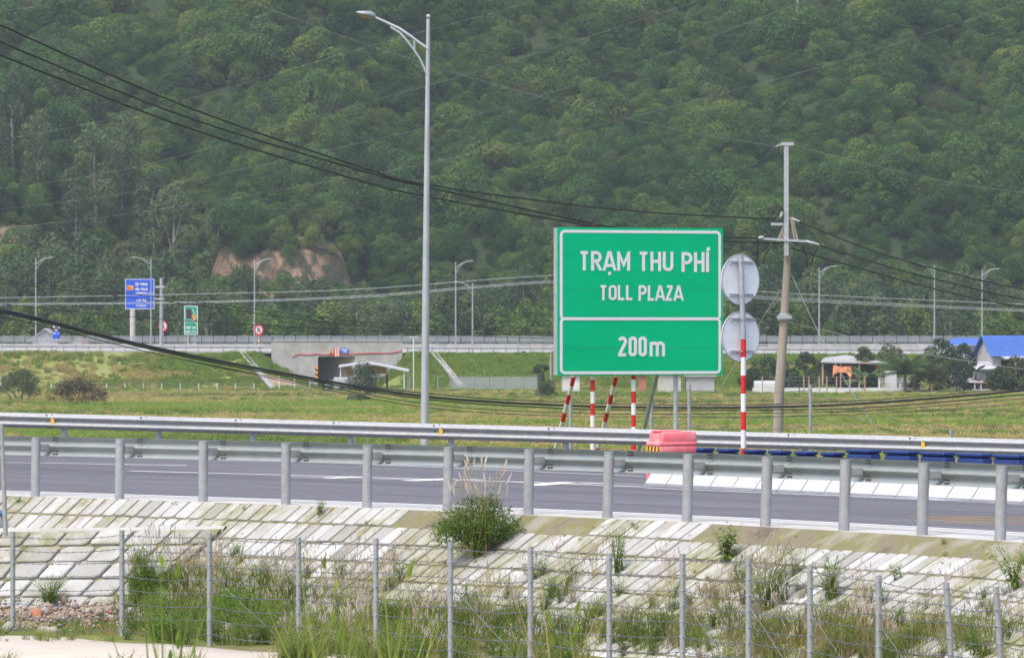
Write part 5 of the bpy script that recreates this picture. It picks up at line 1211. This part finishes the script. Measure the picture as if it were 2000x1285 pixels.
fl = MB().mat(0, True); fp_ = Vector((xw(1720, DY-4), DY-4, 0)); fo = thing('flag', fp_, 'red flag drooping from a thin pole by the shed', 'flag'); MB().mat(0, True).tube([fp_, Vector((fp_.x, fp_.y, zw(709, DY-4)))], .03, 6).build('pole', M['wire'], fo)
fl.loft([[Vector((xw(1720, DY-4)-.05*k-.02, DY-4+.05*math.sin(k*2), zw(709.5+1.7*k, DY-4))), Vector((xw(1720, DY-4)-.14*k-.14, DY-4+.06*math.cos(k*2), zw(717.5+1.2*k, DY-4)))] for k in range(5)], closed=False); fl.build('cloth', M['red'], fo)
# low yard wall, gate and posts
wl = MB()
for x0, x1, h in ((1470, 1560, 757), (1562, 1798, 757), (1802, 1960, 760)): wl.box((xw((x0+x1)/2, DY-9), DY-9, zw(h, DY-9)/2-.1), ((x1-x0)*(DY-9)/F, .25, zw(h, DY-9)+.2))
solo(wl, 'yard_wall', M['white_wall'], Vector((xw(1700, DY-9), DY-9, 0)), 'long low grey-white wall between the field and the yard on the right', 'wall')
gt = thing('metal_fence', Vector((xw(1760, DY-8), DY-8, 0)), 'white metal railings standing on the yard wall by the palm', 'fence')
m_ = MB()
for x in range(1718, 1802, 3): m_.bar((xw(x, DY-8), DY-8, .6), (xw(x, DY-8), DY-8, zw(739, DY-8)), .05)
for y in (739, 745, 760): m_.bar((xw(1718, DY-8), DY-8.05, zw(y, DY-8)), (xw(1802, DY-8), DY-8.05, zw(y, DY-8)), .06)
m_.build('bars', M['white'], gt)
for x, t in ((1717, 735), (1758, 748), (1787, 750)): MB().box((xw(x, DY-8.4), DY-8.5, zw(t, DY-8.4)/2), (.2, .2, zw(t, DY-8.4))).build('post', M['white_wall'], gt)
m_ = MB(); m_.box((xw(1740, DY-5), DY-5, 1.3), (1.3, .3, 2.6)); solo(m_, 'wall_panel', M['white_wall'], Vector((xw(1740, DY-5), DY-5, 0)), 'white upright wall panel behind the railings', 'wall')
post_fence([1489, 1530, 1570, 1580, 1600, 1615, 1634, 1660, 1689], DY-12, 735, 765, 'row of thin tan posts with wire along the yard on the right', 'post_fence', 'tan', .07, 4)
m_ = MB().mat(0, True); m_.bevbox((xw(1500, DY-6), DY-6, 1.0), (3.2, 1.4, 1.0), .05); solo(m_, 'water_tank', M['white_wall'], Vector((xw(1500, DY-6), DY-6, .5)), 'long pale tank in the yard just right of the round sign backs', 'tank')
# brick lean-to
kx0 = lambda x: xw(x, DY-6); bo_ = thing('lean_to', Vector((kx0(1920), DY-6, 0)), 'small brick lean-to with a grey tin roof, right of the dark spreading tree', 'shed')
m_ = MB(); m_.add([(kx0(1921), DY-6, -.1), (kx0(1950), DY-5, -.1), (kx0(1950), DY-5, zw(747, DY-6)), (kx0(1921), DY-6, zw(740, DY-6)), (kx0(1921), DY-2, -.1), (kx0(1921), DY-2, zw(738, DY-6))], [(0, 1, 2, 3), (4, 0, 3, 5)], False); m_.build('wall', M['brick'], bo_)
m_ = MB(); m_.add([(kx0(1874), DY-7, zw(746.5, DY-6)), (kx0(1916), DY-7, zw(747.5, DY-6)), (kx0(1922), DY-2, zw(738.5, DY-6)), (kx0(1880), DY-2, zw(739, DY-6)), (kx0(1960), DY-5.5, zw(748, DY-6)), (kx0(1958), DY-2, zw(745, DY-6))], [(0, 1, 2, 3), (1, 4, 5, 2)], False); m_.build('roof', M['tin'], bo_)
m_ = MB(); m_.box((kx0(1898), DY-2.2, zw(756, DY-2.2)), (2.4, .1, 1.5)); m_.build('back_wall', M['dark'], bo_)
for x in (1877, 1903, 1915): MB().box((kx0(x), DY-6.8, .7), (.16, .16, 1.7)).build('post', M['white_wall'], bo_)
# odd buildings seen under the board
for (x0, x1, yt, mat, lab) in ((1098, 1132, 733, 'white_wall', 'white shed wall under the left part of the green board'), (1248, 1262, 733, 'brick', 'brick coloured wall under the middle of the green board'), (1285, 1330, 731, 'concrete_pale', 'pale wall under the green board, between the grey posts'), (1340, 1395, 736, 'grey_wall', 'grey shed wall under the right part of the green board')):
    m_ = MB(); zt = zw(yt, DY); m_.box((xw((x0+x1)/2, DY), DY+2, zt/2), ((x1-x0)*DY/F, 4, zt)); o = thing('shed', Vector((xw((x0+x1)/2, DY), DY, 0)), lab, 'shed'); m_.build('wall', M[mat], o)
    m_ = MB(); m_.box((xw((x0+x1)/2, DY), DY+2, zt+.08), ((x1-x0)*DY/F+.5, 4.6, .12)); m_.build('roof', M['tin'], o)
p = Vector((xw(1057, DY-4), DY-4, 0)); o = thing('wooden_post', p, 'dark weathered tree stump post left of the green board', 'post'); MB().mat(0, True).tube([p, p+Vector((.1, 0, 1.2)), p+Vector((0, 0, 2.3))], [.38, .42, .3], 8).build('shaft', M['dark'], o)
V, t = crown_cards(301, 350, [(0, 0, 2.9, .9, .6, .5), (-.5, 0, 2.6, .5, .4, .3)], .25); quads('sprout', V, M['dark_leaf'], t, True, o)
p = Vector((xw(1076, DY-3), DY-3, 0)); solo(MB().mat(0, True).tube([p, Vector((p.x, p.y, zw(686, DY-3)))], [.14, .10], 8), 'wooden_post', M['trunk_pale'], p, 'slim pale pole standing tight against the left edge of the green board', 'post')
# pylon high on the hill
DP = 1122.0; pz = None
pc = hit(1596, 15, [HB]); py_ = thing('pylon', pc, 'steel lattice transmission tower on the hill, only its feet inside the photo', 'pylon')
zb_ = pc.z+1.2; py_.location.z = zb_-2; DP = pc.y; bw2 = 3.75
lg = MB()
def legp(sx_, sy_, k): s = lerp(bw2, .6, k); return Vector((pc.x+sx_*s, pc.y+sy_*s, zb_-3+k*30))
for a, b in ((-1, -1), (1, -1), (1, 1), (-1, 1)):
    m_ = MB(); m_.bar(legp(a, b, 0), legp(a, b, 1), .22); m_.build('leg', M['galv'], py_)
for k0, k1 in ((.1, .145), (.145, .28), (.28, .42), (.42, .56), (.56, .7), (.7, .85), (.85, 1)):
    for (a, b), (c_, d_) in (((-1, -1), (1, -1)), ((1, -1), (1, 1)), ((1, 1), (-1, 1)), ((-1, 1), (-1, -1))):
        if k0 > .12: lg.bar(legp(a, b, k0), legp(c_, d_, k0), .14)
        lg.bar(legp(a, b, k0), legp(c_, d_, k1), .11); lg.bar(legp(c_, d_, k0), legp(a, b, k1), .11)
lg.build('bracing', M['galv'], py_)
m_ = MB()
for k in (.7, .85, .97): m_.bar(Vector((pc.x-5, pc.y, zb_-3+k*30)), Vector((pc.x+5, pc.y, zb_-3+k*30)), .3)
m_.build('crossarm', M['galv'], py_)
MB().mat(0, True).tube([Vector((pc.x+.3, pc.y-3.6, zb_+.2)), Vector((pc.x+.3, pc.y-3.6, zb_+3))], .1, 6).build('marker_post', M['white'], py_)
# ---------------------------------------------------------------- trees and shrubs of the field
def place(px, py_base, D): return Vector((xw(px, D), D, -.05))
def bushes(seed, n, R_, H, z0, rb, leaf, cnt, flat=.8): return crown_cards(seed, cnt, blob_set(seed, n, R_, H, z0, rb, flat), leaf, .8, .5, .45)
V, t = bushes(401, 14, 2.5, 3.1, 1.0, .85, .20, 4200, .6)
tree('field_tree', place(38, 785, 664), V, t, 'olive_leaf', 'spreading olive-green tree with several stems at the left edge of the field', 'tree', None,
     [([(0, 0, -.1), (-.5, 0, .8), (-1.2, .1, 1.7)], [.12, .09, .05]), ([(.1, 0, -.1), (.25, 0, .8), (.7, .1, 1.7), (1.2, 0, 2.2)], [.14, .11, .08, .04]), ([(-.7, 0, -.1), (-1.0, .1, .7), (-1.9, 0, 1.5)], [.10, .08, .05]), ([(.9, 0, -.1), (1.0, 0, .8), (1.6, .2, 1.6)], [.08, .06, .04])])
V, t = bushes(402, 16, 2.6, 2.2, .2, .75, .19, 4200, .75); V[:, :, 0] *= 1.1
tree('dry_shrub', place(154, 792, 640), V, t, 'brown_leaf', 'wide brown and withered shrub right of the spreading olive tree', 'shrub')
V, t = crown_cards(403, 4500, blob_set(403, 15, 1.45, 3.3, .7, .75, .85), .18, .8, .55, .35)
tree('round_tree', place(713, 777, 705), V, t, 'dark_leaf', 'dark round tree standing before the white canopy', 'tree', None, [([(0, 0, -.1), (.05, 0, .6), (0, 0, 1.6)], [.14, .11, .08]), ([(.2, 0, -.1), (.35, 0, .8)], [.08, .05])])
V, t = bushes(404, 8, 1.5, .75, .1, .42, .16, 1500, .6)
tree('low_bush', place(707, 792, 655), V, t, 'dark_leaf', 'low dark bush in the grass below the round tree', 'bush')
V, t = bushes(405, 10, 1.0, 1.75, .3, .6, .17, 2600, .8)
tree('field_bush', place(1069, 785, 686), V, t, 'olive_leaf', 'rounded bush in the field left of the leaning striped legs', 'bush')
for i, (px, D, R_, H, mat, lab) in enumerate(((1505, 757, 2.4, 4.3, 'dark_leaf', 'broad dark tree directly behind the utility pole, beside the discs'), (1575, 760, 1.9, 5.0, 'dark_leaf', 'tall dark tree between the utility pole and the shed'),
        (1612, 758, 1.8, 2.6, 'olive_leaf', 'low olive tree over the left end of the shed roof'), (1560, 748, 1.7, 2.4, 'dark_leaf', 'low dark tree in the yard right of the utility pole'), (1840, 756, 2.1, 6.4, 'dark_leaf', 'tall dark tree in front of the small blue roof'), (1815, 741, 2.5, 3.8, 'olive_leaf', 'feathery spreading tree over the yard wall, right of the palm'), (1868, 742, 1.9, 4.4, 'dark_leaf', 'dark pointed tree left of the brick lean-to'),
        (1990, 742, 1.9, 4.6, 'olive_leaf', 'olive tree at the right edge below the blue roof'), (1955, 739, 1.6, 3.3, 'dark_leaf', 'dark shrub in front of the white outbuilding, right of the lean-to'), (1885, 760, 1.8, 6.0, 'dark_leaf', 'dark tree between the two blue roofs'), (1690, 758, 1.5, 5.6, 'olive_leaf', 'slim olive tree left of the big palm'), (1740, 762, 1.8, 5.8, 'olive_leaf', 'olive tree behind the big palm'), (1965, 744, 1.2, 2.2, 'lush', 'bright green shrub beside the brick lean-to'), (1620, 744, 1.3, 1.1, 'weed', 'low green hedge plant in front of the shed'), (1700, 746, 1.2, 1.4, 'dark_leaf', 'low dark shrub at the foot of the small palm'), (1470, 752, 1.6, 3.0, 'dark_leaf', 'dark shrub seen between the two round discs and the pole'))):
    V, t = crown_cards(420+i, 2600, blob_set(420+i, 13, R_, H-.5, H*.15, R_*.42, .75 if i != 5 else .4), .30, .8, .5, .4)
    tree('yard_tree' if H > 2.5 else 'yard_shrub', place(px, 0, D), V, t, mat, lab, 'tree' if H > 2.5 else 'shrub', None, [([(0, 0, -.1), (.1, 0, H*.5), (0, 0, H*.85)], [.13, .08, .04])])
def palm(base, H, L, n, seed, label, lean=0):
    r = random.Random(seed); o = thing('palm_tree', base, label, 'palm'); V = []; cx = Vector((lean, 0, H))
    for i in range(n):
        a = 2*math.pi*i/n+r.uniform(-.2, .2); up_ = r.uniform(.15, 1.25); l = L*r.uniform(.8, 1.1); P = []
        for k in range(9): u = k/8; P.append(cx+Vector((math.cos(a)*l*u*math.cos(up_*.6), math.sin(a)*l*u*math.cos(up_*.6), l*(u*math.sin(up_)*1.15-u*u*.45))))
        for k in range(8):
            d = (P[k+1]-P[k]).normalized(); s = d.cross(Vector((0, 0, 1))).normalized()
            for sg in (-1, 1):
                for h in range(3):
                    p = P[k].lerp(P[k+1], h/3); ll = l*.24*math.sin(math.pi*(.12+.85*(k+h/3)/8))*r.uniform(.8, 1.1); e = p+s*sg*ll*.8+d*ll*.55+Vector((0, 0, -ll*.45)); wv = d*.07
                    V.append([list(p-wv), list(p+wv), list(e+wv*.3), list(e-wv*.3)])
            V.append([list(P[k]-s*.03), list(P[k]+s*.03), list(P[k+1]+s*.025), list(P[k+1]-s*.025)])
    V = np.array(V); t = RNG.uniform(0, 1, len(V)); quads('fronds', V, M['palm'], t, True, o)
    MB().mat(0, True).tube([Vector(base)+Vector((0, 0, -.2)), Vector(base)+Vector((lean*.4, 0, H*.5)), Vector(base)+cx], [.20, .16, .14], 8).build('trunk', M['trunk'], o); return o
palm(place(1768, 0, 738), 2.4, 4.6, 22, 1, 'big palm with long drooping fronds behind the white railings')
palm(place(1690, 0, 745), 1.6, 2.7, 15, 2, 'small palm in front of the shed with the orange cloth')
palm(place(1905, 0, 748), 2.6, 1.7, 9, 4, 'banana-like palm with upright light leaves by the white outbuilding')
palm(place(632, 0, 760), .8, 1.6, 6, 5, 'young banana plant in front of the underpass opening')

# ---------------------------------------------------------------- grass of field and bank
def grass_stuff():
    src = []
    for k, (mat, h, n) in enumerate((('grass', .34, 46), ('grass_dry', .36, 46), ('grass_brown', .34, 40), ('weed', .42, 40))):
        V, t = blades(500+k, n, .34, h, .05, .6); src.append(quads('grass_tuft', V, M[mat], t, False))
    pts, sc, ix = [], [], []; r = random.Random(21)
    for i in range(72000):
        u = r.random(); Y = 360+(782-360)*u if r.random() < .8 else r.uniform(152, 360); X = r.uniform(-.12, .12)*Y
        q = fbm(X*.02, Y*.045, 1, 4)+.25*fbm(X*.2, Y*.2, 3, 2); q2 = fbm(X*.03+40, Y*.035, 5, 3)
        k = 1 if q > -.02 else 0
        if q > .28 and r.random() < .6: k = 2
        if q2 > .30 and r.random() < .6: k = 3
        if r.random() < .12: k = r.randrange(3)
        pts.append((X, Y, -.02)); sc.append(r.uniform(.6, 1.25)*(1+.5*max(0, q2))); ix.append(k)
    scatter('field_grass', pts, sc, [r.uniform(0, 6.28) for _ in pts], ix, src, .1)
    pts, sc, ix = [], [], []
    for i in range(26000):
        px = r.uniform(-60, 2060); k = r.random(); x = xw(px, DC); y = lerp(DT-1.5, DC-.9, k)
        h = HWB.ray_cast(Vector((x, y, 40)), Vector((0, 0, -1)))
        if h[0] is None: continue
        n3 = fbm(x*.11*.6*1.7, y*.19, h[0].z*.3, 4)
        bare = n3 > .10 and px < 480
        if bare and r.random() < .82: continue
        g_ = fbm(x*.05+7, y*.2, 2, 3); kk = 0 if g_ > -.25 else 1
        if px < 480 and r.random() < .45: continue
        if px < 330 and r.random() < .35: kk = 1
        if r.random() < .1: kk = 3
        pts.append(tuple(h[0])); sc.append(r.uniform(.7, 1.5)); ix.append(kk)
    scatter('bank_grass', pts, sc, [r.uniform(0, 6.28) for _ in pts], ix, src, .1)
    # verge behind the far rail
    pts, sc, ix = [], [], []
    for i in range(4000):
        Y = r.uniform(141, 230); X = r.uniform(-.09, .09)*Y; pts.append((X, Y, 0 if Y > 152 else 1)); sc.append(1); ix.append(0)
grass_stuff()
# dead wood and white rubbish on the bank
for i, (px, py, s, lab) in enumerate(((345, 746, .45, 'pale rock lying at the foot of the bank near the white posts'), (352, 750, .25, 'small pale rock below a larger one at the foot of the bank'), (575, 720, .5, 'heap of white stones on the grass slope just left of the underpass'), (770, 690, .5, 'pale stone at the top of the bank right of the underpass'))):
    h = hit(px, py, [HWB, FB]);
    if h is None: continue
    m_ = MB().mat(0, True); rr2 = random.Random(i)
    for k in range(3 if i != 2 else 7): m_.ball(h+Vector((rr2.uniform(-s, s)*1.5, rr2.uniform(-.3, .1), rr2.uniform(0, s*.3))), (s*rr2.uniform(.5, 1), s*.6, s*rr2.uniform(.3, .6)), None, 7, 4)
    solo(m_, 'rock', M['rock'], h, lab, 'rock')

# ---------------------------------------------------------------- plants on the slope and bench
def weed(seed, n_st, H, spread, leafL, leafW, per, bare=.15, droop=.5, up=.5):
    """leafy stems: returns (leaf quads, tint, stem quads)"""
    r = np.random.default_rng(seed); V, St = [], []
    for i in range(n_st):
        a = r.uniform(0, 6.28); q = r.uniform(.2, 1)*spread; h = H*r.uniform(.55, 1.05); P = []
        bx_ = r.normal(0, .03, 2)
        for k in range(8): u = k/7; P.append(np.array([bx_[0]+math.cos(a)*q*u**1.4, bx_[1]+math.sin(a)*q*u**1.4, h*u*(1-.12*u)])+r.normal(0, .012, 3)*u)
        for k in range(7):
            w_ = .006*(1-k/9); s = np.array([w_, 0, 0]); St.append([P[k]-s, P[k]+s, P[k+1]+s, P[k+1]-s])
        for k in range(per):
            u = bare+(1-bare)*(k+r.uniform(0, 1))/per; j = min(6, int(u*7)); p = P[j]+(P[j+1]-P[j])*(u*7-j)
            az = r.uniform(0, 6.28); el = r.uniform(-.2, 1)*up; L = leafL*r.uniform(.6, 1.2)*(1.15-.5*u); d = np.array([math.cos(az)*math.cos(el), math.sin(az)*math.cos(el), math.sin(el)])
            sd = np.cross(d, [0, 0, 1])+r.normal(0, .25, 3); sd /= np.linalg.norm(sd)+1e-9; m = p+d*L*.5; e = p+d*L-np.array([0, 0, droop*L*.5]); w_ = leafW*L/leafL/2
            V.append([p, m+sd*w_, e, m-sd*w_])
    return np.array(V), r.uniform(0, 1, len(V)), np.array(St)
def slope_pt(px, py): return hit(px, py, [SB, BB, EB, CPB])
def plant(name, px, py, label, cat, W_, mat='weed', plume=None):
    p = slope_pt(px, py); o = thing(name, p, label, cat)
    V, t, St = W_; quads('leaves', V, M[mat], t, True, o); quads('stems', St, M['weed'], np.full(len(St), .3), True, o)
    if plume: multi('seed_heads', [(plume[0], None, M['plume']), (plume[1], None, M['grass_dry'])], True, o)
    return o
Vb, tb_ = crown_cards(91, 4200, [(0, 0, .34, .34, .34, .30), (-.26, .1, .36, .34, .3, .28), (.24, .05, .40, .32, .3, .28), (-.05, .1, .58, .30, .28, .22), (-.42, 0, .30, .24, .24, .2), (.40, 0, .34, .2, .2, .2), (.16, .1, .66, .2, .2, .16)], .085, 1.3, .15, .18)
A_w = weed(1, 110, .80, .70, .085, .012, 26, .3, .6, .8)
BIG = (np.concatenate([Vb, A_w[0]]), np.concatenate([tb_, A_w[1]]), A_w[2])
plant('weed_bush', 935, 1086, 'big green bush with pinkish plumes growing on the stone slope below the near posts', 'bush', BIG, 'weed', plumes(5, 46, .30, 1.12, .022, .42, .15))
plant('weed_plant', 1208, 1118, 'tall feathery weed on the stones right of the big plumed bush', 'plant', weed(7, 16, .72, .24, .10, .013, 26, .08, .5, .9))
plant('weed_plant', 1418, 1095, 'broad leafy green plant on the stone slope with drooping leaves', 'plant', weed(9, 15, .52, .22, .13, .034, 20, .15, .7, .7))
plant('weed_plant', 623, 1006, 'small leafy weed at the top of the slope near the fourth rail post', 'plant', weed(11, 6, .26, .12, .09, .022, 14, .2, .6, .8))
plant('weed_plant', 1985, 1150, 'leafy plant on the slope at the right edge of the photo', 'plant', weed(13, 14, .68, .34, .12, .028, 20, .15, .7, .7))
plant('weed_plant', 1752, 1132, 'little leafy weed on the mossy stones left of the right edge plant', 'plant', weed(15, 6, .22, .12, .08, .022, 12, .2, .6, .8))
plant('weed_plant', 775, 1117, 'thin upright weed on the stone slope left of the big bush', 'plant', weed(17, 3, .55, .08, .08, .012, 14, .2, .6, .8))
plant('weed_plant', 40, 981, 'tiny weed among the stones at the left end of the slope', 'plant', weed(19, 8, .14, .12, .06, .008, 8, .2, .6, .9))
plant('weed_plant', 95, 1180, 'sprawling weed growing on the larger stones at lower left', 'plant', weed(21, 30, .50, .42, .09, .013, 22, .1, .6, .9))
plant('weed_bush', 285, 1185, 'tall dark green weed bush behind the second fence post from the left', 'bush', tuple(np.concatenate([x, y]) for x, y in zip(weed(23, 34, 1.05, .42, .12, .014, 34, .1, .7, .8), weed(24, 26, .6, .5, .12, .014, 28, .05, .7, .8))))
plant('weed_bush', 470, 1215, 'bright broad-leaved weed patch right of the third fence post', 'bush', weed(25, 46, .58, .55, .12, .07, 16, .1, .4, .6), 'weed_bright')
plant('weed_plant', 1625, 1170, 'green leafy weed rising between the right fence posts', 'plant', weed(27, 22, .62, .3, .12, .02, 20, .1, .7, .8))
plant('weed_plant', 1500, 1190, 'brown-green thicket of thin weed stems right of centre', 'plant', weed(29, 60, .72, .6, .07, .009, 26, .1, .6, .9), 'olive_leaf')
# ground cover on the bench (one mass)
def bench_stuff():
    src = []
    for k, (mat, h, n, rad, wd) in enumerate((('grass_near', .36, 42, .20, .012), ('weed_near', .42, 42, .20, .014), ('grass_brown', .42, 44, .22, .008), ('grass_dry', .40, 36, .2, .009))):
        V, t = blades(600+k, n, rad, h, wd, .6); src.append(quads('weed_tuft', V, M[mat], t, False))
    for k in range(2):
        V, St = plumes(610+k, 13, .22, .62, .013, .4, .10); src.append(multi('plume_tuft', [(V, None, M['plume']), (St, None, M['grass_dry'])]))
    for k in range(3):
        V, t, St = weed(620+k, 12, .50, .22, .09, .013, 22, .08, .6, .9); src.append(multi('weed_clump', [(V, t, M['weed_near'] if k < 2 else M['weed_bright']), (St, None, M['weed'])]))
    V, t, St = weed(630, 16, .50, .3, .05, .007, 16, .08, .6, .9); src.append(multi('dry_clump', [(V, t, M['brown_leaf']), (St, None, M['grass_brown'])]))
    pts, sc, ix, rz = [], [], [], []; r = random.Random(31)
    def add(px, py, k, s):
        h = slope_pt(px, py)
        if h is None: return
        pts.append(tuple(h+Vector((0, 0, -.02)))); sc.append(s); ix.append(k); rz.append(r.uniform(0, 6.28))
    PR = {0: (1,), }
    def zone(n, x0, x1, y0, y1, kinds, s0, s1, bias=1.0):
        for i in range(n):
            px = r.uniform(x0, x1); py = y1-(y1-y0)*r.random()**bias
            if fbm(px*.009, py*.012, 4, 2) < -.22 and r.random() < .7: continue
            add(px, py, r.choice(kinds), r.uniform(s0, s1))
    zone(150, -20, 480, 1218, 1252, (0, 1, 0, 3), .25, .5)
    zone(110, 250, 580, 1175, 1262, (1, 6, 7, 8, 6), .6, 1.25)
    zone(60, 330, 560, 1150, 1230, (4, 5, 6), .6, 1.0)
    zone(48, 255, 470, 1085, 1175, (4, 5, 6, 3, 6), .5, 1.0)
    zone(45, 240, 420, 1150, 1220, (6, 7, 1), .8, 1.2)
    zone(40, 400, 560, 1150, 1235, (8, 8, 6), .8, 1.2)
    zone(40, 480, 700, 1120, 1200, (6, 7, 4, 5), .5, .9)
    zone(400, 540, 1020, 1215, 1300, (0, 1, 0, 4, 6, 7, 7, 0), .45, 1.15)
    zone(55, 620, 1010, 1150, 1230, (4, 5, 6, 7, 6, 3), .4, .8)
    zone(190, 1000, 1350, 1225, 1300, (0, 1, 6, 7, 4, 7, 6), .45, .95)
    zone(34, 1020, 1340, 1160, 1230, (4, 6, 7, 6), .35, .7)
    zone(210, 1330, 1720, 1220, 1300, (0, 6, 2, 9, 9, 6, 4, 0, 2, 7), .5, 1.0)
    zone(50, 1340, 1720, 1150, 1220, (9, 9, 4, 6, 2), .4, .75)
    zone(120, 1700, 2040, 1225, 1300, (0, 6, 2, 4, 0, 7, 6, 5, 1), .5, .9)
    zone(24, 1720, 2040, 1160, 1220, (4, 6, 7), .35, .7)
    zone(26, 560, 800, 1120, 1190, (4, 6, 5), .6, 1.0); zone(26, 1350, 1560, 1120, 1190, (4, 9, 6), .6, 1.0); zone(16, 1040, 1330, 1100, 1180, (4, 6), .5, .9)
    # growth beneath the frame edge that leans into it
    zone(220, -40, 2040, 1300, 1370, (0, 1, 0, 3, 6, 7, 6, 9), .4, .8)
    scatter('roadside_weeds', pts, sc, rz, ix, src, .12)
    # small moss and grass tufts in the joints of the stones
    pts, sc, ix, rz = [], [], [], []
    for i in range(170):
        px, py = r.uniform(0, 2000), r.uniform(960, 1200)
        if px < 900 and py > 1130: continue
        h = hit(px, py, [SB, BB])
        if h and fbm(px*.01, py*.02, 9, 2) > 0: pts.append(tuple(h)); sc.append(r.uniform(.06, .2)); ix.append(r.choice((0, 1, 3))); rz.append(r.uniform(0, 6.28))
    scatter('joint_grass', pts, sc, rz, ix, src[:4], .2)
bench_stuff()
# rubble heap at lower left
rbm = MB(); rr3 = random.Random(77); tint = []
for i in range(1000):
    px, py = rr3.uniform(-30, 500), rr3.gauss(1210, 13); h = slope_pt(px, py)
    if h is None: continue
    s = rr3.uniform(.012, .05) if rr3.random() < .94 else rr3.uniform(.07, .13); rbm.mat(rr3.choice((0, 0, 0, 0, 0, 0, 1, 2)), False); q = Matrix.Rotation(rr3.uniform(0, 6), 3, Vector((rr3.random(), rr3.random(), rr3.random()+.1)).normalized())
    rbm.bevbox(h+Vector((0, 0, s*.2+abs(rr3.gauss(0, .06)))), (s*rr3.uniform(.7, 1.5), s*rr3.uniform(.6, 1.3), s*rr3.uniform(.4, 1)), s*.12, 1, q)
tag(rbm.build('rubble', [M['rubble'], M['rock'], M['brick']]), kind='stuff')
for px, py, s, lab in ((98, 1236, .13, 'whitish broken stone on the rubble at the lower left'), (505, 1246, .10, 'white lump in the weeds right of the third fence post'), (433, 1232, .16, 'grey boulder beside the third fence post')):
    h = slope_pt(px, py); m_ = MB().mat(0, True); rr4 = random.Random(px)
    for k in range(3): m_.ball(h+Vector((rr4.uniform(-s, s)*.7, 0, s*.2)), (s*rr4.uniform(.6, 1), s*.7, s*rr4.uniform(.3, .6)), None, 8, 5)
    solo(m_, 'rock', M['rock'], h, lab, 'rock')
# bundle at the left edge
h = slope_pt(-6, 1038); ob_ = thing('old_sack', h, 'grey sack with a blue band lying at the left edge of the slope', 'sack')
MB().mat(0, True).ball(h+Vector((-.02, 0, .12)), (.16, .2, .21)).build('sack', M['rock'], ob_)
MB().mat(0, True).tube([h+Vector((-.02+.15*math.cos(a_), -.12, .17+.15*math.sin(a_))) for a_ in [R(15*k) for k in range(0, 10)]], .03, 8).build('band', M['blue_cloth'], ob_)
# tall out-of-focus stalks close to the camera
for i, (px, py0, D, hgt, lean, lab) in enumerate(((330, 1290, 44, .75, -.10, 'blurred yellow-green grass stalk close to the camera, left of the third fence post'), (640, 1300, 46, .62, .05, 'blurred yellow-green grass clump close to the camera, right of the fourth fence post'), (1098, 1310, 48, .55, -.03, 'blurred pale grass stalk close to the camera, near the middle'), (775, 1310, 45, .62, .04, 'blurred yellow-green grass clump close to the camera, below the big bush'))):
    b = Vector((xw(px, D), D, bench_z(xw(px, D), D)-.02)); hh = zw(1290-190*(1 if i == 0 else .75), D)-b.z
    o = thing('grass_stalk', b, lab, 'grass stalk'); V, t = blades(700+i, 26 if i else 14, .14, hh*.95, .020, .22, .25); quads('blades', V, M['grass_dry' if i == 2 else 'grass'], t, True, o)
    V, St = plumes(710+i, 4, .06, hh, .03, .10, .12); quads('seed_heads', V, M['grass'], RNG.uniform(.3, .8, len(V)), True, o)
# ---------------------------------------------------------------- air
hzb = MB(); zt = 190.0; hzb.add([(x, y, z) for z in (-1.7, zt) for y in (-220, 2060) for x in (-1050, 1050)], [(0, 1, 3, 2), (4, 6, 7, 5), (0, 4, 5, 1), (2, 3, 7, 6), (0, 2, 6, 4), (1, 5, 7, 3)])
hm, nt2, p2 = newmat('air'); out = nt2.nodes['Material Output']; nt2.nodes.remove(p2)
pv = N(nt2, 'ShaderNodeVolumePrincipled'); pv.inputs['Color'].default_value = (.86, .93, 1, 1); pv.inputs['Density'].default_value = .000095; pv.inputs['Anisotropy'].default_value = .2
nt2.links.new(pv.outputs[0], out.inputs['Volume'])
air = hzb.build('haze', hm); bmz = bmesh.new(); bmz.from_mesh(air.data); bmesh.ops.recalc_face_normals(bmz, faces=bmz.faces); bmz.to_mesh(air.data); bmz.free()
tag(air, kind='stuff')
